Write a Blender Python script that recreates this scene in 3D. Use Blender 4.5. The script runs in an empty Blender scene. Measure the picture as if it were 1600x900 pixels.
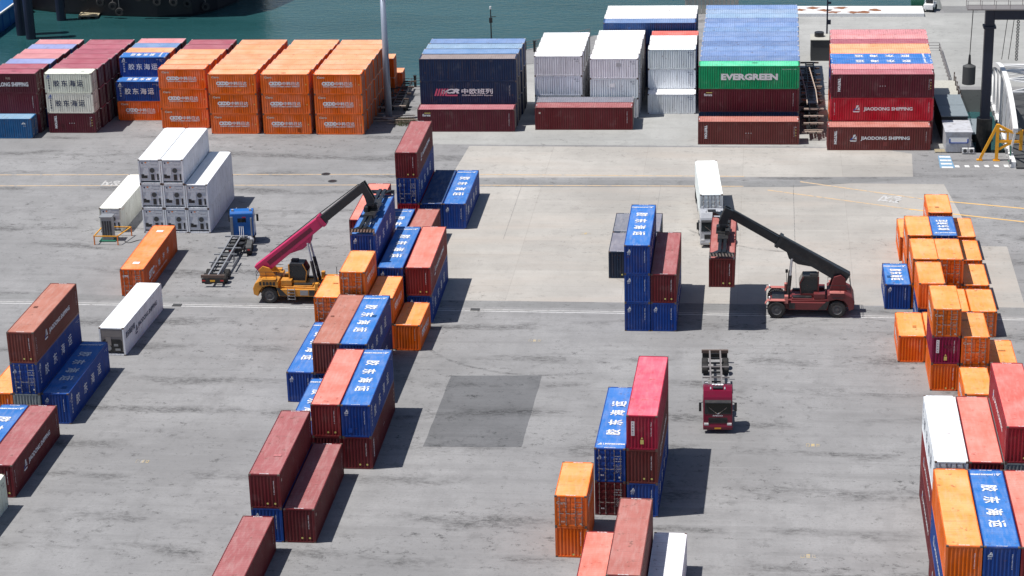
import bpy, math, random
from mathutils import Vector, Matrix
from mathutils.geometry import tessellate_polygon
R = math.radians
rnd = random.Random(7)
scene = bpy.context.scene
C = scene.collection

# ------------------------------------------------------------------ camera
f_px, pitch, roll, yaw, cam_h = 3413.564, 0.360365, -0.0286858, -0.1208693, 77.897
cp, sp = math.cos(pitch), math.sin(pitch)
fw = Vector((math.sin(yaw)*cp, math.cos(yaw)*cp, -sp))
rt = Vector((math.cos(yaw), -math.sin(yaw), 0))
up = rt.cross(fw)
r2 = math.cos(roll)*rt + math.sin(roll)*up
u2 = -math.sin(roll)*rt + math.cos(roll)*up
cam_d = bpy.data.cameras.new("camera")
cam = bpy.data.objects.new("camera", cam_d); C.objects.link(cam)
cam_d.sensor_width = 36; cam_d.lens = f_px/1600*36
cam_d.clip_start = 1; cam_d.clip_end = 9000
mm = Matrix.Identity(4)
for i in range(3):
    mm[i][0] = r2[i]; mm[i][1] = u2[i]; mm[i][2] = -fw[i]
mm[2][3] = cam_h
cam.matrix_world = mm
scene.camera = cam

# ------------------------------------------------------------------ light
sun_dir = Vector((0.412, 0.095, -1.0)).normalized()      # the way the light travels
w = bpy.data.worlds.new("World"); scene.world = w; w.use_nodes = True
nt = w.node_tree
bg = nt.nodes["Background"]
sky = nt.nodes.new("ShaderNodeTexSky"); sky.sky_type = 'NISHITA'; sky.sun_disc = False
sky.sun_elevation = math.asin(-sun_dir.z)
sky.sun_rotation = math.atan2(-sun_dir.x, -sun_dir.y)
sky.air_density = 1.0; sky.dust_density = 1.0; sky.ozone_density = 1.0
nt.links.new(sky.outputs[0], bg.inputs[0]); bg.inputs[1].default_value = 0.068
sd = bpy.data.lights.new("sun", 'SUN'); sun = bpy.data.objects.new("sun", sd); C.objects.link(sun)
sd.energy = 4.3; sd.angle = R(0.53); sd.color = (1.0, 0.965, 0.91)
sun.rotation_euler = sun_dir.to_track_quat('-Z', 'Y').to_euler()
sun.location = (0, 200, 80)
scene.view_settings.view_transform = 'Standard'; scene.view_settings.look = 'None'
scene.view_settings.gamma = 1; scene.view_settings.exposure = 0.27
scene.render.engine = 'CYCLES'
scene.cycles.max_bounces = 5; scene.cycles.diffuse_bounces = 3; scene.cycles.glossy_bounces = 2
scene.cycles.use_denoising = True

# ------------------------------------------------------------------ materials
def nodes(m):
    return m.node_tree.nodes, m.node_tree.links
def new_mat(name, rough=0.6, metal=0.0, col=(0.5, 0.5, 0.5), spec=0.5):
    m = bpy.data.materials.new(name); m.use_nodes = True
    b = m.node_tree.nodes["Principled BSDF"]
    b.inputs['Base Color'].default_value = (*col, 1); b.inputs['Roughness'].default_value = rough
    b.inputs['Metallic'].default_value = metal; b.inputs['Specular IOR Level'].default_value = spec
    return m, b
def mix(N, L, a, b, fac, mode='MIX'):
    n = N.new('ShaderNodeMix'); n.data_type = 'RGBA'; n.blend_type = mode; n.clamp_factor = True
    for s, v in ((n.inputs[0], fac), (n.inputs[6], a), (n.inputs[7], b)):
        if hasattr(v, 'is_output'): L.new(v, s)
        elif isinstance(v, (tuple, list)): s.default_value = (*v, 1) if len(v) == 3 else v
        else: s.default_value = v
    return n.outputs[2]
def noise(N, L, vec, scale, detail=4, rough=0.55, dim='3D'):
    n = N.new('ShaderNodeTexNoise'); n.inputs['Scale'].default_value = scale
    n.inputs['Detail'].default_value = detail; n.inputs['Roughness'].default_value = rough
    if vec is not None: L.new(vec, n.inputs['Vector'])
    return n.outputs['Fac']
def ramp(N, L, fac, p0, p1, v0=0.0, v1=1.0):
    n = N.new('ShaderNodeMapRange'); n.clamp = True
    n.inputs[1].default_value = p0; n.inputs[2].default_value = p1
    n.inputs[3].default_value = v0; n.inputs[4].default_value = v1
    L.new(fac, n.inputs[0]); return n.outputs[0]
def math_n(N, L, op, a, b=None, c=None):
    n = N.new('ShaderNodeMath'); n.operation = op
    for i, v in enumerate((a, b, c)):
        if v is None: continue
        if hasattr(v, 'is_output'): L.new(v, n.inputs[i])
        else: n.inputs[i].default_value = v
    return n.outputs[0]
def mapping(N, L, vec, scale=(1, 1, 1), loc=(0, 0, 0)):
    n = N.new('ShaderNodeMapping'); n.inputs['Scale'].default_value = scale; n.inputs['Location'].default_value = loc
    L.new(vec, n.inputs['Vector']); return n.outputs[0]

def paint_mat(name, roof=False, white=False):
    """container paint: the object's own colour with wear, grime runs and fading"""
    m, b = new_mat(name, 0.55)
    N, L = nodes(m)
    oi = N.new('ShaderNodeObjectInfo'); tc = N.new('ShaderNodeTexCoord')
    rv = N.new('ShaderNodeVectorMath'); rv.operation = 'SCALE'; rv.inputs[0].default_value = (53, 31, 17)
    L.new(oi.outputs['Random'], rv.inputs['Scale'])
    av = N.new('ShaderNodeVectorMath'); av.operation = 'ADD'
    L.new(tc.outputs['Object'], av.inputs[0]); L.new(rv.outputs[0], av.inputs[1])
    v = av.outputs[0]
    col = oi.outputs['Color']
    # slow tone change over the panel
    n1 = noise(N, L, v, 0.45, 3)
    hs = N.new('ShaderNodeHueSaturation'); L.new(col, hs.inputs['Color'])
    L.new(ramp(N, L, n1, 0.3, 0.7, 0.90, 1.08), hs.inputs['Value'])
    L.new(ramp(N, L, n1, 0.3, 0.7, 1.04, 0.93), hs.inputs['Saturation'])
    col = hs.outputs[0]
    if roof:
        n2 = noise(N, L, mapping(N, L, v, (3.0, 0.5, 1)), 1.1, 5, 0.65)
        col = mix(N, L, col, (0.60, 0.55, 0.52), ramp(N, L, n2, 0.45, 0.8, 0.03, 0.26))
        n3 = noise(N, L, v, 1.7, 5, 0.7)
        col = mix(N, L, col, (0.10, 0.055, 0.035), ramp(N, L, n3, 0.60, 0.68, 0.0, 0.60))
        n4 = noise(N, L, mapping(N, L, v, (0.35, 6.0, 1)), 1.0, 2)
        col = mix(N, L, col, (0.12, 0.1, 0.09), ramp(N, L, n4, 0.60, 0.74, 0.0, 0.30))
    else:
        n2 = noise(N, L, mapping(N, L, v, (5, 5, 0.35)), 1.0, 4, 0.6)     # runs down the wall
        col = mix(N, L, col, (0.09, 0.06, 0.045), ramp(N, L, n2, 0.50, 0.78, 0.0, 0.50))
        n3 = noise(N, L, v, 2.6, 5, 0.7)
        col = mix(N, L, col, (0.16, 0.07, 0.035), ramp(N, L, n3, 0.62, 0.70, 0.0, 0.65))
        n5 = noise(N, L, v, 0.9, 3)
        col = mix(N, L, col, (0.5, 0.47, 0.45), ramp(N, L, n5, 0.58, 0.85, 0.0, 0.12))
    L.new(col, b.inputs['Base Color'])
    b.inputs['Roughness'].default_value = 0.62 if roof else 0.5
    b.inputs['Specular IOR Level'].default_value = 0.3
    return m
M = {}
M['wall'] = paint_mat('container_paint'); M['roof'] = paint_mat('container_roof_paint', roof=True)
def plain(key, col, rough=0.6, metal=0.0, var=0.15, scale=3.0, dirt=(0.06, 0.05, 0.04), spec=0.5):
    m, b = new_mat(key, rough, metal, col, spec)
    N, L = nodes(m); tc = N.new('ShaderNodeTexCoord')
    n = noise(N, L, tc.outputs['Object'], scale, 4, 0.6)
    c = mix(N, L, col, dirt, ramp(N, L, n, 0.45, 0.8, 0.0, var))
    L.new(c, b.inputs['Base Color']); M[key] = m
    return m
plain('text_white', (0.78, 0.79, 0.82), 0.6, var=0.18); plain('text_dark', (0.02, 0.03, 0.09), 0.6)
plain('text_yellow', (0.80, 0.42, 0.03), 0.6); plain('text_pink', (0.62, 0.10, 0.19), 0.6); plain('text_gold', (0.7, 0.62, 0.18), 0.6)
plain('text_cream', (0.62, 0.50, 0.42), 0.7, var=0.4, scale=9); plain('text_orange', (0.8, 0.22, 0.03), 0.6)
plain('logo_blue', (0.03, 0.09, 0.40), 0.5)
plain('casting', (0.13, 0.09, 0.075), 0.7); plain('casting_light', (0.55, 0.50, 0.48), 0.7)
plain('galv', (0.34, 0.31, 0.30), 0.45, 0.5); plain('steel_grey', (0.30, 0.31, 0.33), 0.5, 0.3)
plain('black', (0.018, 0.019, 0.022), 0.45, var=0.5, dirt=(0.09, 0.08, 0.07)); plain('rubber', (0.022, 0.022, 0.024), 0.85, var=0.6, dirt=(0.10, 0.09, 0.08), scale=1.5)
plain('dark_blue_steel', (0.012, 0.018, 0.040), 0.45); plain('glass', (0.01, 0.013, 0.018), 0.08)
plain('white_paint', (0.80, 0.80, 0.80), 0.4, var=0.2, dirt=(0.35, 0.32, 0.28)); plain('white_clean', (0.83, 0.83, 0.83), 0.35, var=0.05, dirt=(0.5, 0.5, 0.48))
plain('silver', (0.52, 0.53, 0.56), 0.35, 0.25, var=0.2); plain('maroon', (0.165, 0.006, 0.028), 0.18, var=0.2)
plain('cab_blue', (0.012, 0.13, 0.45), 0.3, var=0.15); plain('yellow_paint', (0.62, 0.27, 0.035), 0.45, var=0.55, scale=1.6, dirt=(0.14, 0.07, 0.03))
plain('magenta_paint', (0.56, 0.025, 0.12), 0.4, var=0.3, scale=1.2, dirt=(0.12, 0.03, 0.05)); plain('crane_red', (0.15, 0.024, 0.027), 0.5, var=0.45, scale=1.3, dirt=(0.09, 0.035, 0.03))
plain('crane_red_faded', (0.50, 0.17, 0.15), 0.6, var=0.4, scale=1.5, dirt=(0.3, 0.09, 0.08)); plain('boom_black', (0.014, 0.017, 0.022), 0.30, var=0.35, dirt=(0.05, 0.05, 0.055))
plain('bright_yellow', (0.80, 0.36, 0.012), 0.45, var=0.3, scale=1.5, dirt=(0.3, 0.13, 0.02)); plain('rust', (0.25, 0.10, 0.045), 0.8, var=0.4)
plain('rail_beige', (0.50, 0.40, 0.33), 0.7, var=0.3); plain('roof_slate', (0.21, 0.25, 0.28), 0.7, var=0.2)
plain('panel_beige', (0.46, 0.45, 0.40), 0.8, var=0.3); plain('dark_grey', (0.06, 0.062, 0.065), 0.7); plain('hull_black', (0.008, 0.008, 0.014), 0.6, var=0.5, scale=0.6, dirt=(0.035, 0.024, 0.03))
plain('hull_blue', (0.01, 0.10, 0.32), 0.4); plain('timber', (0.42, 0.36, 0.24), 0.8, var=0.4); plain('green_steel', (0.02, 0.16, 0.10), 0.5)
plain('pole_grey', (0.34, 0.39, 0.48), 0.45, 0.4, var=0.15); plain('weed', (0.10, 0.11, 0.05), 0.9, var=0.5); plain('unit_grey', (0.60, 0.62, 0.67), 0.5, var=0.2)
plain('tail_red', (0.45, 0.02, 0.02), 0.3); plain('lamp_amber', (0.8, 0.3, 0.02), 0.3); plain('rim', (0.11, 0.11, 0.115), 0.5, 0.2, var=0.4)
plain('boom_side', (0.16, 0.012, 0.04), 0.5, var=0.8, scale=6, dirt=(0.03, 0.01, 0.02)); plain('cabin_white', (0.50, 0.51, 0.55), 0.6, var=0.7, scale=1.6, dirt=(0.22, 0.2, 0.19)); plain('rope', (0.35, 0.31, 0.28), 0.9)

def ground_mat(name, base, warm=False, joints=0.0, bands=True, wear=1.0):
    m, b = new_mat(name, 0.86, spec=0.2)
    N, L = nodes(m); tc = N.new('ShaderNodeNewGeometry'); P = tc.outputs['Position']
    def dk(k): return tuple(x*k for x in base)
    big = noise(N, L, P, 0.05, 4, 0.6); mid = noise(N, L, P, 0.30, 6, 0.65); fine = noise(N, L, P, 4.0, 5, 0.8)
    col = mix(N, L, dk(0.86), tuple(min(1, x*1.10) for x in base), ramp(N, L, big, 0.36, 0.62))
    col = mix(N, L, col, dk(0.74), ramp(N, L, mid, 0.46, 0.70, 0, 0.60*wear))
    col = mix(N, L, col, dk(0.66), ramp(N, L, fine, 0.48, 0.80, 0, 0.65*wear))
    tr = noise(N, L, mapping(N, L, P, (0.05, 0.8, 1)), 1.0, 5, 0.65)          # faint smears along the lanes
    col = mix(N, L, col, dk(0.72), ramp(N, L, tr, 0.48, 0.68, 0, 0.45*wear))
    tr2 = noise(N, L, mapping(N, L, P, (0.55, 0.045, 1)), 1.0, 4, 0.6)        # and across them
    col = mix(N, L, col, dk(0.80), ramp(N, L, tr2, 0.50, 0.68, 0, 0.35*wear))
    tr3 = noise(N, L, mapping(N, L, P, (0.10, 2.2, 1)), 1.0, 4, 0.65)
    col = mix(N, L, col, tuple(min(1, x*1.16) for x in base), ramp(N, L, tr3, 0.56, 0.75, 0, 0.45))
    sx = N.new('ShaderNodeSeparateXYZ'); L.new(P, sx.inputs[0])
    if bands:                                                                 # rubber scuffs in rows where the machines turn
        dist = noise(N, L, mapping(N, L, P, (0.05, 0.10, 1)), 1.0, 4)
        yy = math_n(N, L, 'ADD', sx.outputs[1], math_n(N, L, 'MULTIPLY', dist, 8.0))
        t = math_n(N, L, 'MULTIPLY', math_n(N, L, 'ADD', yy, -150.2), 2*math.pi/6.9)
        wv = math_n(N, L, 'COSINE', t)
        band = math_n(N, L, 'POWER', ramp(N, L, wv, 0.45, 1.0), 1.6)
        where = ramp(N, L, noise(N, L, mapping(N, L, P, (0.13, 0.20, 1), (3.1, 7.7, 0)), 1.0, 4, 0.6), 0.46, 0.62)
        bw = math_n(N, L, 'MULTIPLY', band, where)
        fl = noise(N, L, mapping(N, L, P, (0.85, 1.9, 1)), 1.6, 8, 0.85)
        k = math_n(N, L, 'MULTIPLY', bw, ramp(N, L, fl, 0.47, 0.54))
        col = mix(N, L, col, dk(0.22), math_n(N, L, 'MULTIPLY', k, 0.95))
        col = mix(N, L, col, dk(0.50), math_n(N, L, 'MULTIPLY', bw, 0.40))
    area = ramp(N, L, noise(N, L, mapping(N, L, P, (0.05, 0.07, 1), (31, 4, 0)), 1.0, 3), 0.45, 0.62)
    fl2 = noise(N, L, mapping(N, L, P, (0.9, 1.15, 1), (9, 4, 0)), 0.9, 8, 0.86)  # flecks gathered in loose fields
    col = mix(N, L, col, dk(0.34), math_n(N, L, 'MULTIPLY', area, ramp(N, L, fl2, 0.552, 0.59, 0, 0.85*wear)))
    col = mix(N, L, col, dk(0.36), ramp(N, L, fl2, 0.597, 0.63, 0, 0.9*wear))
    fl3 = noise(N, L, mapping(N, L, P, (1.2, 0.9, 1), (1, 14, 0)), 0.45, 6, 0.75)
    col = mix(N, L, col, dk(0.60), ramp(N, L, fl3, 0.56, 0.66, 0, 0.50*wear))
    cr = noise(N, L, mapping(N, L, P, (1, 1, 1), (5, 50, 0)), 0.16, 5, 0.7)      # thin wandering cracks
    d_ = math_n(N, L, 'ABSOLUTE', math_n(N, L, 'SUBTRACT', cr, 0.5))
    col = mix(N, L, col, dk(0.55), ramp(N, L, d_, 0.0, 0.0022, 0.55, 0.0))
    if warm:
        wn = noise(N, L, mapping(N, L, P, (0.06, 0.28, 1)), 1.0, 4)
        col = mix(N, L, col, (0.43, 0.385, 0.345), ramp(N, L, wn, 0.48, 0.68, 0, 0.5))
    if joints:
        bt = N.new('ShaderNodeTexBrick'); bt.offset = 0.0
        bt.inputs['Scale'].default_value = 1.0; bt.inputs['Mortar Size'].default_value = 0.03
        bt.inputs['Brick Width'].default_value = 11.5; bt.inputs['Row Height'].default_value = 4.6
        bt.inputs['Color1'].default_value = (1, 1, 1, 1); bt.inputs['Color2'].default_value = (0.88, 0.88, 0.885, 1)
        bt.inputs['Mortar'].default_value = (0.80, 0.79, 0.78, 1)
        L.new(mapping(N, L, P, (1, 1, 1), (2.2, 1.1, 0)), bt.inputs['Vector'])
        col = mix(N, L, col, bt.outputs['Color'], joints, 'MULTIPLY')
    L.new(col, b.inputs['Base Color'])
    bp = N.new('ShaderNodeBump'); bp.inputs['Strength'].default_value = 0.3; bp.inputs['Distance'].default_value = 0.02
    L.new(fine, bp.inputs['Height']); L.new(bp.outputs[0], b.inputs['Normal'])
    M[name] = m
ground_mat('yard_asphalt', (0.277, 0.275, 0.279))
ground_mat('yard_concrete', (0.425, 0.405, 0.378), warm=True, joints=0.8, bands=False, wear=0.55)
ground_mat('pier_concrete', (0.375, 0.376, 0.366), joints=0.3, bands=False, wear=0.7)
ground_mat('strip_asphalt', (0.245, 0.246, 0.248), bands=False)
ground_mat('patch_asphalt', (0.160, 0.162, 0.170))
def marking_mat(name, col, wear):
    m, b = new_mat(name, 0.8, spec=0.2); N, L = nodes(m); g = N.new('ShaderNodeNewGeometry')
    n = noise(N, L, g.outputs['Position'], 1.4, 6, 0.75)
    c = mix(N, L, col, (0.33, 0.32, 0.31), ramp(N, L, n, wear, wear+0.14))
    L.new(c, b.inputs['Base Color']); M[name] = m
marking_mat('mark_white', (0.68, 0.68, 0.68), 0.52); marking_mat('mark_orange', (0.58, 0.42, 0.26), 0.50)
marking_mat('mark_orange_new', (0.72, 0.45, 0.17), 0.56); marking_mat('mark_pale', (0.50, 0.495, 0.49), 0.49)
marking_mat('mark_tar', (0.13, 0.13, 0.13), 0.46); marking_mat('mark_blue', (0.16, 0.30, 0.45), 0.55); marking_mat('mark_faint', (0.50, 0.38, 0.19), 0.42)
m, b = new_mat('harbour_water', 0.10, col=(0.012, 0.075, 0.075), spec=1.0); N, L = nodes(m)
g = N.new('ShaderNodeNewGeometry')
wn = noise(N, L, mapping(N, L, g.outputs['Position'], (0.6, 1.3, 1)), 0.9, 5, 0.6)
bp = N.new('ShaderNodeBump'); bp.inputs['Strength'].default_value = 0.55; bp.inputs['Distance'].default_value = 0.30
L.new(wn, bp.inputs['Height']); L.new(bp.outputs[0], b.inputs['Normal'])
wb = noise(N, L, mapping(N, L, g.outputs['Position'], (0.03, 0.09, 1)), 1.0, 4)
L.new(mix(N, L, (0.014, 0.066, 0.072), (0.026, 0.095, 0.105), ramp(N, L, wb, 0.35, 0.7)), b.inputs['Base Color'])
M['water'] = m

# ------------------------------------------------------------------ mesh builder
class MB:
    def __init__(s): s.v = []; s.f = []; s.m = []
    def add(s, vs, fs, m=0, T=None):
        o = len(s.v)
        s.v += [tuple(T @ Vector(p)) if T is not None else tuple(p) for p in vs]
        for fc in fs: s.f.append(tuple(o+i for i in fc)); s.m.append(m)
        return s
    def box(s, c, d, m=0, T=None, taper=1.0):
        x, y, z = c; a, b_, h = d[0]/2, d[1]/2, d[2]/2; t = taper
        vs = [(x-a, y-b_, z-h), (x+a, y-b_, z-h), (x+a, y+b_, z-h), (x-a, y+b_, z-h),
              (x-a*t, y-b_*t, z+h), (x+a*t, y-b_*t, z+h), (x+a*t, y+b_*t, z+h), (x-a*t, y+b_*t, z+h)]
        return s.add(vs, [(3, 2, 1, 0), (4, 5, 6, 7), (0, 1, 5, 4), (1, 2, 6, 5), (2, 3, 7, 6), (3, 0, 4, 7)], m, T)
    def bbox(s, lo, hi, m=0, T=None):
        return s.box([(lo[i]+hi[i])/2 for i in range(3)], [hi[i]-lo[i] for i in range(3)], m, T)
    def prism(s, pts, axis, a, b_, m=0, T=None):
        """pts 2-D outline, extruded along axis between a and b_"""
        n = len(pts)
        def P(p, t):
            if axis == 'y': return (p[0], t, p[1])
            if axis == 'x': return (t, p[0], p[1])
            return (p[0], p[1], t)
        vs = [P(p, a) for p in pts]+[P(p, b_) for p in pts]
        fs = [(i, (i+1) % n, n+(i+1) % n, n+i) for i in range(n)]
        tr = tessellate_polygon([[Vector((p[0], p[1], 0)) for p in pts]])
        fs += [tuple(t) for t in tr]+[tuple(n+i for i in reversed(t)) for t in tr]
        return s.add(vs, fs, m, T)
    def bar(s, p, q, w_, h=None, m=0, T=None, up_=(0, 0, 1)):
        p, q = Vector(p), Vector(q); d = q-p; h = h or w_
        if d.length < 1e-6: return s
        z = d.normalized(); x = z.cross(Vector(up_))
        if x.length < 1e-3: x = z.cross(Vector((1, 0, 0)))
        x.normalize(); y = x.cross(z)
        vs = []
        for e in (p, q):
            for sx, sy in ((-1, -1), (1, -1), (1, 1), (-1, 1)): vs.append(e+x*sx*w_/2+y*sy*h/2)
        return s.add(vs, [(0, 1, 2, 3), (7, 6, 5, 4), (0, 4, 5, 1), (1, 5, 6, 2), (2, 6, 7, 3), (3, 7, 4, 0)], m, T)
    def cyl(s, p, q, r, r1=None, n=12, m=0, T=None):
        p, q = Vector(p), Vector(q); z = (q-p).normalized(); r1 = r if r1 is None else r1
        x = z.orthogonal().normalized(); y = z.cross(x); vs = []
        for e, rr in ((p, r), (q, r1)):
            for i in range(n):
                a = 2*math.pi*i/n; vs.append(e+(x*math.cos(a)+y*math.sin(a))*rr)
        fs = [(i, (i+1) % n, n+(i+1) % n, n+i) for i in range(n)]+[tuple(reversed(range(n))), tuple(range(n, 2*n))]
        return s.add(vs, fs, m, T)
    def tube(s, pts, r, n=6, m=0):
        for a, b_ in zip(pts, pts[1:]): s.cyl(a, b_, r, n=n, m=m)
        return s
    def lathe_y(s, c, prof, n=20, m=0, T=None):
        """prof list of (y offset, radius) about an axis along y through c"""
        vs = []; k = len(prof)
        for i in range(n):
            a = 2*math.pi*i/n
            for yo, r in prof: vs.append((c[0]+r*math.cos(a), c[1]+yo, c[2]+r*math.sin(a)))
        fs = []
        for i in range(n):
            j = (i+1) % n
            for q in range(k-1): fs.append((i*k+q, i*k+q+1, j*k+q+1, j*k+q))
        return s.add(vs, fs, m, T)
    def mesh(s, name, mats, smooth=False):
        me = bpy.data.meshes.new(name); me.from_pydata(s.v, [], s.f)
        for x in mats: me.materials.append(M[x] if isinstance(x, str) else x)
        me.polygons.foreach_set('material_index', s.m)
        if smooth: me.polygons.foreach_set('use_smooth', [True]*len(s.f))
        me.update(); return me
    def build(s, name, mats, parent=None, smooth=False, bevel=0, fixn=True):
        if isinstance(mats, str): mats = [mats]
        me = s.mesh(name, mats, smooth)
        if fixn:
            import bmesh
            bm = bmesh.new(); bm.from_mesh(me); bmesh.ops.recalc_face_normals(bm, faces=bm.faces); bm.to_mesh(me); bm.free()
        o = link(name, me, parent)
        if bevel:
            mod = o.modifiers.new('edge', 'BEVEL'); mod.width = bevel; mod.segments = 2; mod.limit_method = 'ANGLE'; mod.angle_limit = R(35)
        return o
def link(name, data, parent=None, loc=None, rot=None, color=None):
    o = bpy.data.objects.new(name, data); C.objects.link(o)
    if parent is not None: o.parent = parent
    if loc is not None: o.location = loc
    if rot is not None: o.rotation_euler = rot
    if color is not None: o.color = (*color, 1)
    return o
def thing(name, label, cat, loc=(0, 0, 0), rz=0.0, group=None, mesh=None):
    o = link(name, mesh, None, loc, (0, 0, rz)); tag(o, label, cat, group); return o
def tag(o, label, cat, group=None):
    o['label'] = label; o['category'] = cat
    if group: o['group'] = group
    return o
def structure(o): o['kind'] = 'structure'; return o
def copy_tree(o, parent=None):
    c = o.copy(); C.objects.link(c); c.parent = parent
    for ch in o.children: copy_tree(ch, c)
    return c
def sheet(name, pts, z, mat):
    pts3 = [(x, y, z) for x, y in pts]
    tr = tessellate_polygon([[Vector((x, y, 0)) for x, y in pts]])
    b_ = MB(); b_.add(pts3, [tuple(t) for t in tr])
    me = b_.mesh(name, [mat])
    import bmesh
    bm = bmesh.new(); bm.from_mesh(me)
    for fc in bm.faces:
        fc.normal_update()
        if fc.normal.z < 0: fc.normal_flip()
    bm.to_mesh(me); bm.free()
    return structure(link(name, me))

# ------------------------------------------------------------------ lettering
_tc = {}
def glyphs(body, bold=0.0, shear=0.0, sp=1.0):
    k = (body, bold, shear, sp)
    if k in _tc: return _tc[k]
    cu = bpy.data.curves.new('lettering_curve', 'FONT'); cu.body = body; cu.offset = bold; cu.shear = shear
    cu.space_character = sp; cu.resolution_u = 2
    o = bpy.data.objects.new('lettering_curve', cu); C.objects.link(o)
    bpy.context.view_layer.update()
    me = o.to_mesh(); vs = [(v.co.x, v.co.y) for v in me.vertices]; fs = [tuple(p.vertices) for p in me.polygons]
    o.to_mesh_clear(); bpy.data.objects.remove(o); bpy.data.curves.remove(cu)
    x0 = min(v[0] for v in vs); x1 = max(v[0] for v in vs); y0 = min(v[1] for v in vs); y1 = max(v[1] for v in vs)
    vs = [((x-x0)/(x1-x0)-0.5, (y-y0)/(y1-y0)-0.5) for x, y in vs]
    _tc[k] = (vs, fs, (x1-x0)/(y1-y0)); return _tc[k]
def put(mb, body, u, v, h, wd=None, rot=0, bold=0.0, m=0, shear=0.0, sp=1.0):
    if bold > 0.012 and any('\u4e00' <= ch <= '\u9fff' for ch in body):      # outline fonts fill badly when fattened: lay the strokes side by side
        vs, fs, asp = glyphs(body, 0.0, shear, sp); wd = wd or h*asp; a = R(rot); k = bold*h*0.9
        for i, (dx, dy) in enumerate(((0, 0), (k, 0), (-k, 0), (0, k), (0, -k))):
            pts = [(u+(x*wd+dx)*math.cos(a)-(y*h+dy)*math.sin(a), v+(x*wd+dx)*math.sin(a)+(y*h+dy)*math.cos(a), i*0.0012) for x, y in vs]
            mb.add(pts, fs, m)
        return
    vs, fs, asp = glyphs(body, bold, shear, sp); wd = wd or h*asp; a = R(rot)
    pts = [(u+(x*wd)*math.cos(a)-(y*h)*math.sin(a), v+(x*wd)*math.sin(a)+(y*h)*math.cos(a), 0) for x, y in vs]
    mb.add(pts, fs, m)
def quad(mb, pts, m=0): mb.add([(x, y, 0) for x, y in pts], [tuple(range(len(pts)))], m)
def ship_logo(mb, u, v, s, m=0, rot=0, m2=None):
    a = R(rot)
    def t(pts): return [(u+s*(x*math.cos(a)-y*math.sin(a)), v+s*(x*math.sin(a)+y*math.cos(a))) for x, y in pts]
    quad(mb, t([(-0.12, -0.12), (0.12, -0.12), (0.36, 0.5), (0.05, 0.5)]), m)
    quad(mb, t([(0.16, -0.12), (0.5, -0.22), (0.42, 0.32)]), m)
    quad(mb, t([(-0.5, -0.34), (0.55, -0.34), (0.4, -0.5), (-0.36, -0.5)]), m)
    quad(mb, t([(-0.46, -0.24), (-0.16, -0.24), (-0.06, 0.12)]), m if m2 is None else m2)
WD = 2.438
def face_T(face, L, H, e=0.006):
    o = {'R': ((WD/2+e, 0, H/2), (0, 1, 0), (0, 0, 1)), 'L': ((-WD/2-e, 0, H/2), (0, -1, 0), (0, 0, 1)),
         'F': ((0, -L/2-e, H/2), (1, 0, 0), (0, 0, 1)), 'B': ((0, L/2+e, H/2), (-1, 0, 0), (0, 0, 1)),
         'T': ((0, 0, H+e), (1, 0, 0), (0, 1, 0))}[face]
    O, U, V = map(Vector, o); n = U.cross(V); T = Matrix.Identity(4)
    for i in range(3): T[i][0] = U[i]; T[i][1] = V[i]; T[i][2] = n[i]; T[i][3] = O[i]
    return T
JD4 = '胶东海运'
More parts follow.
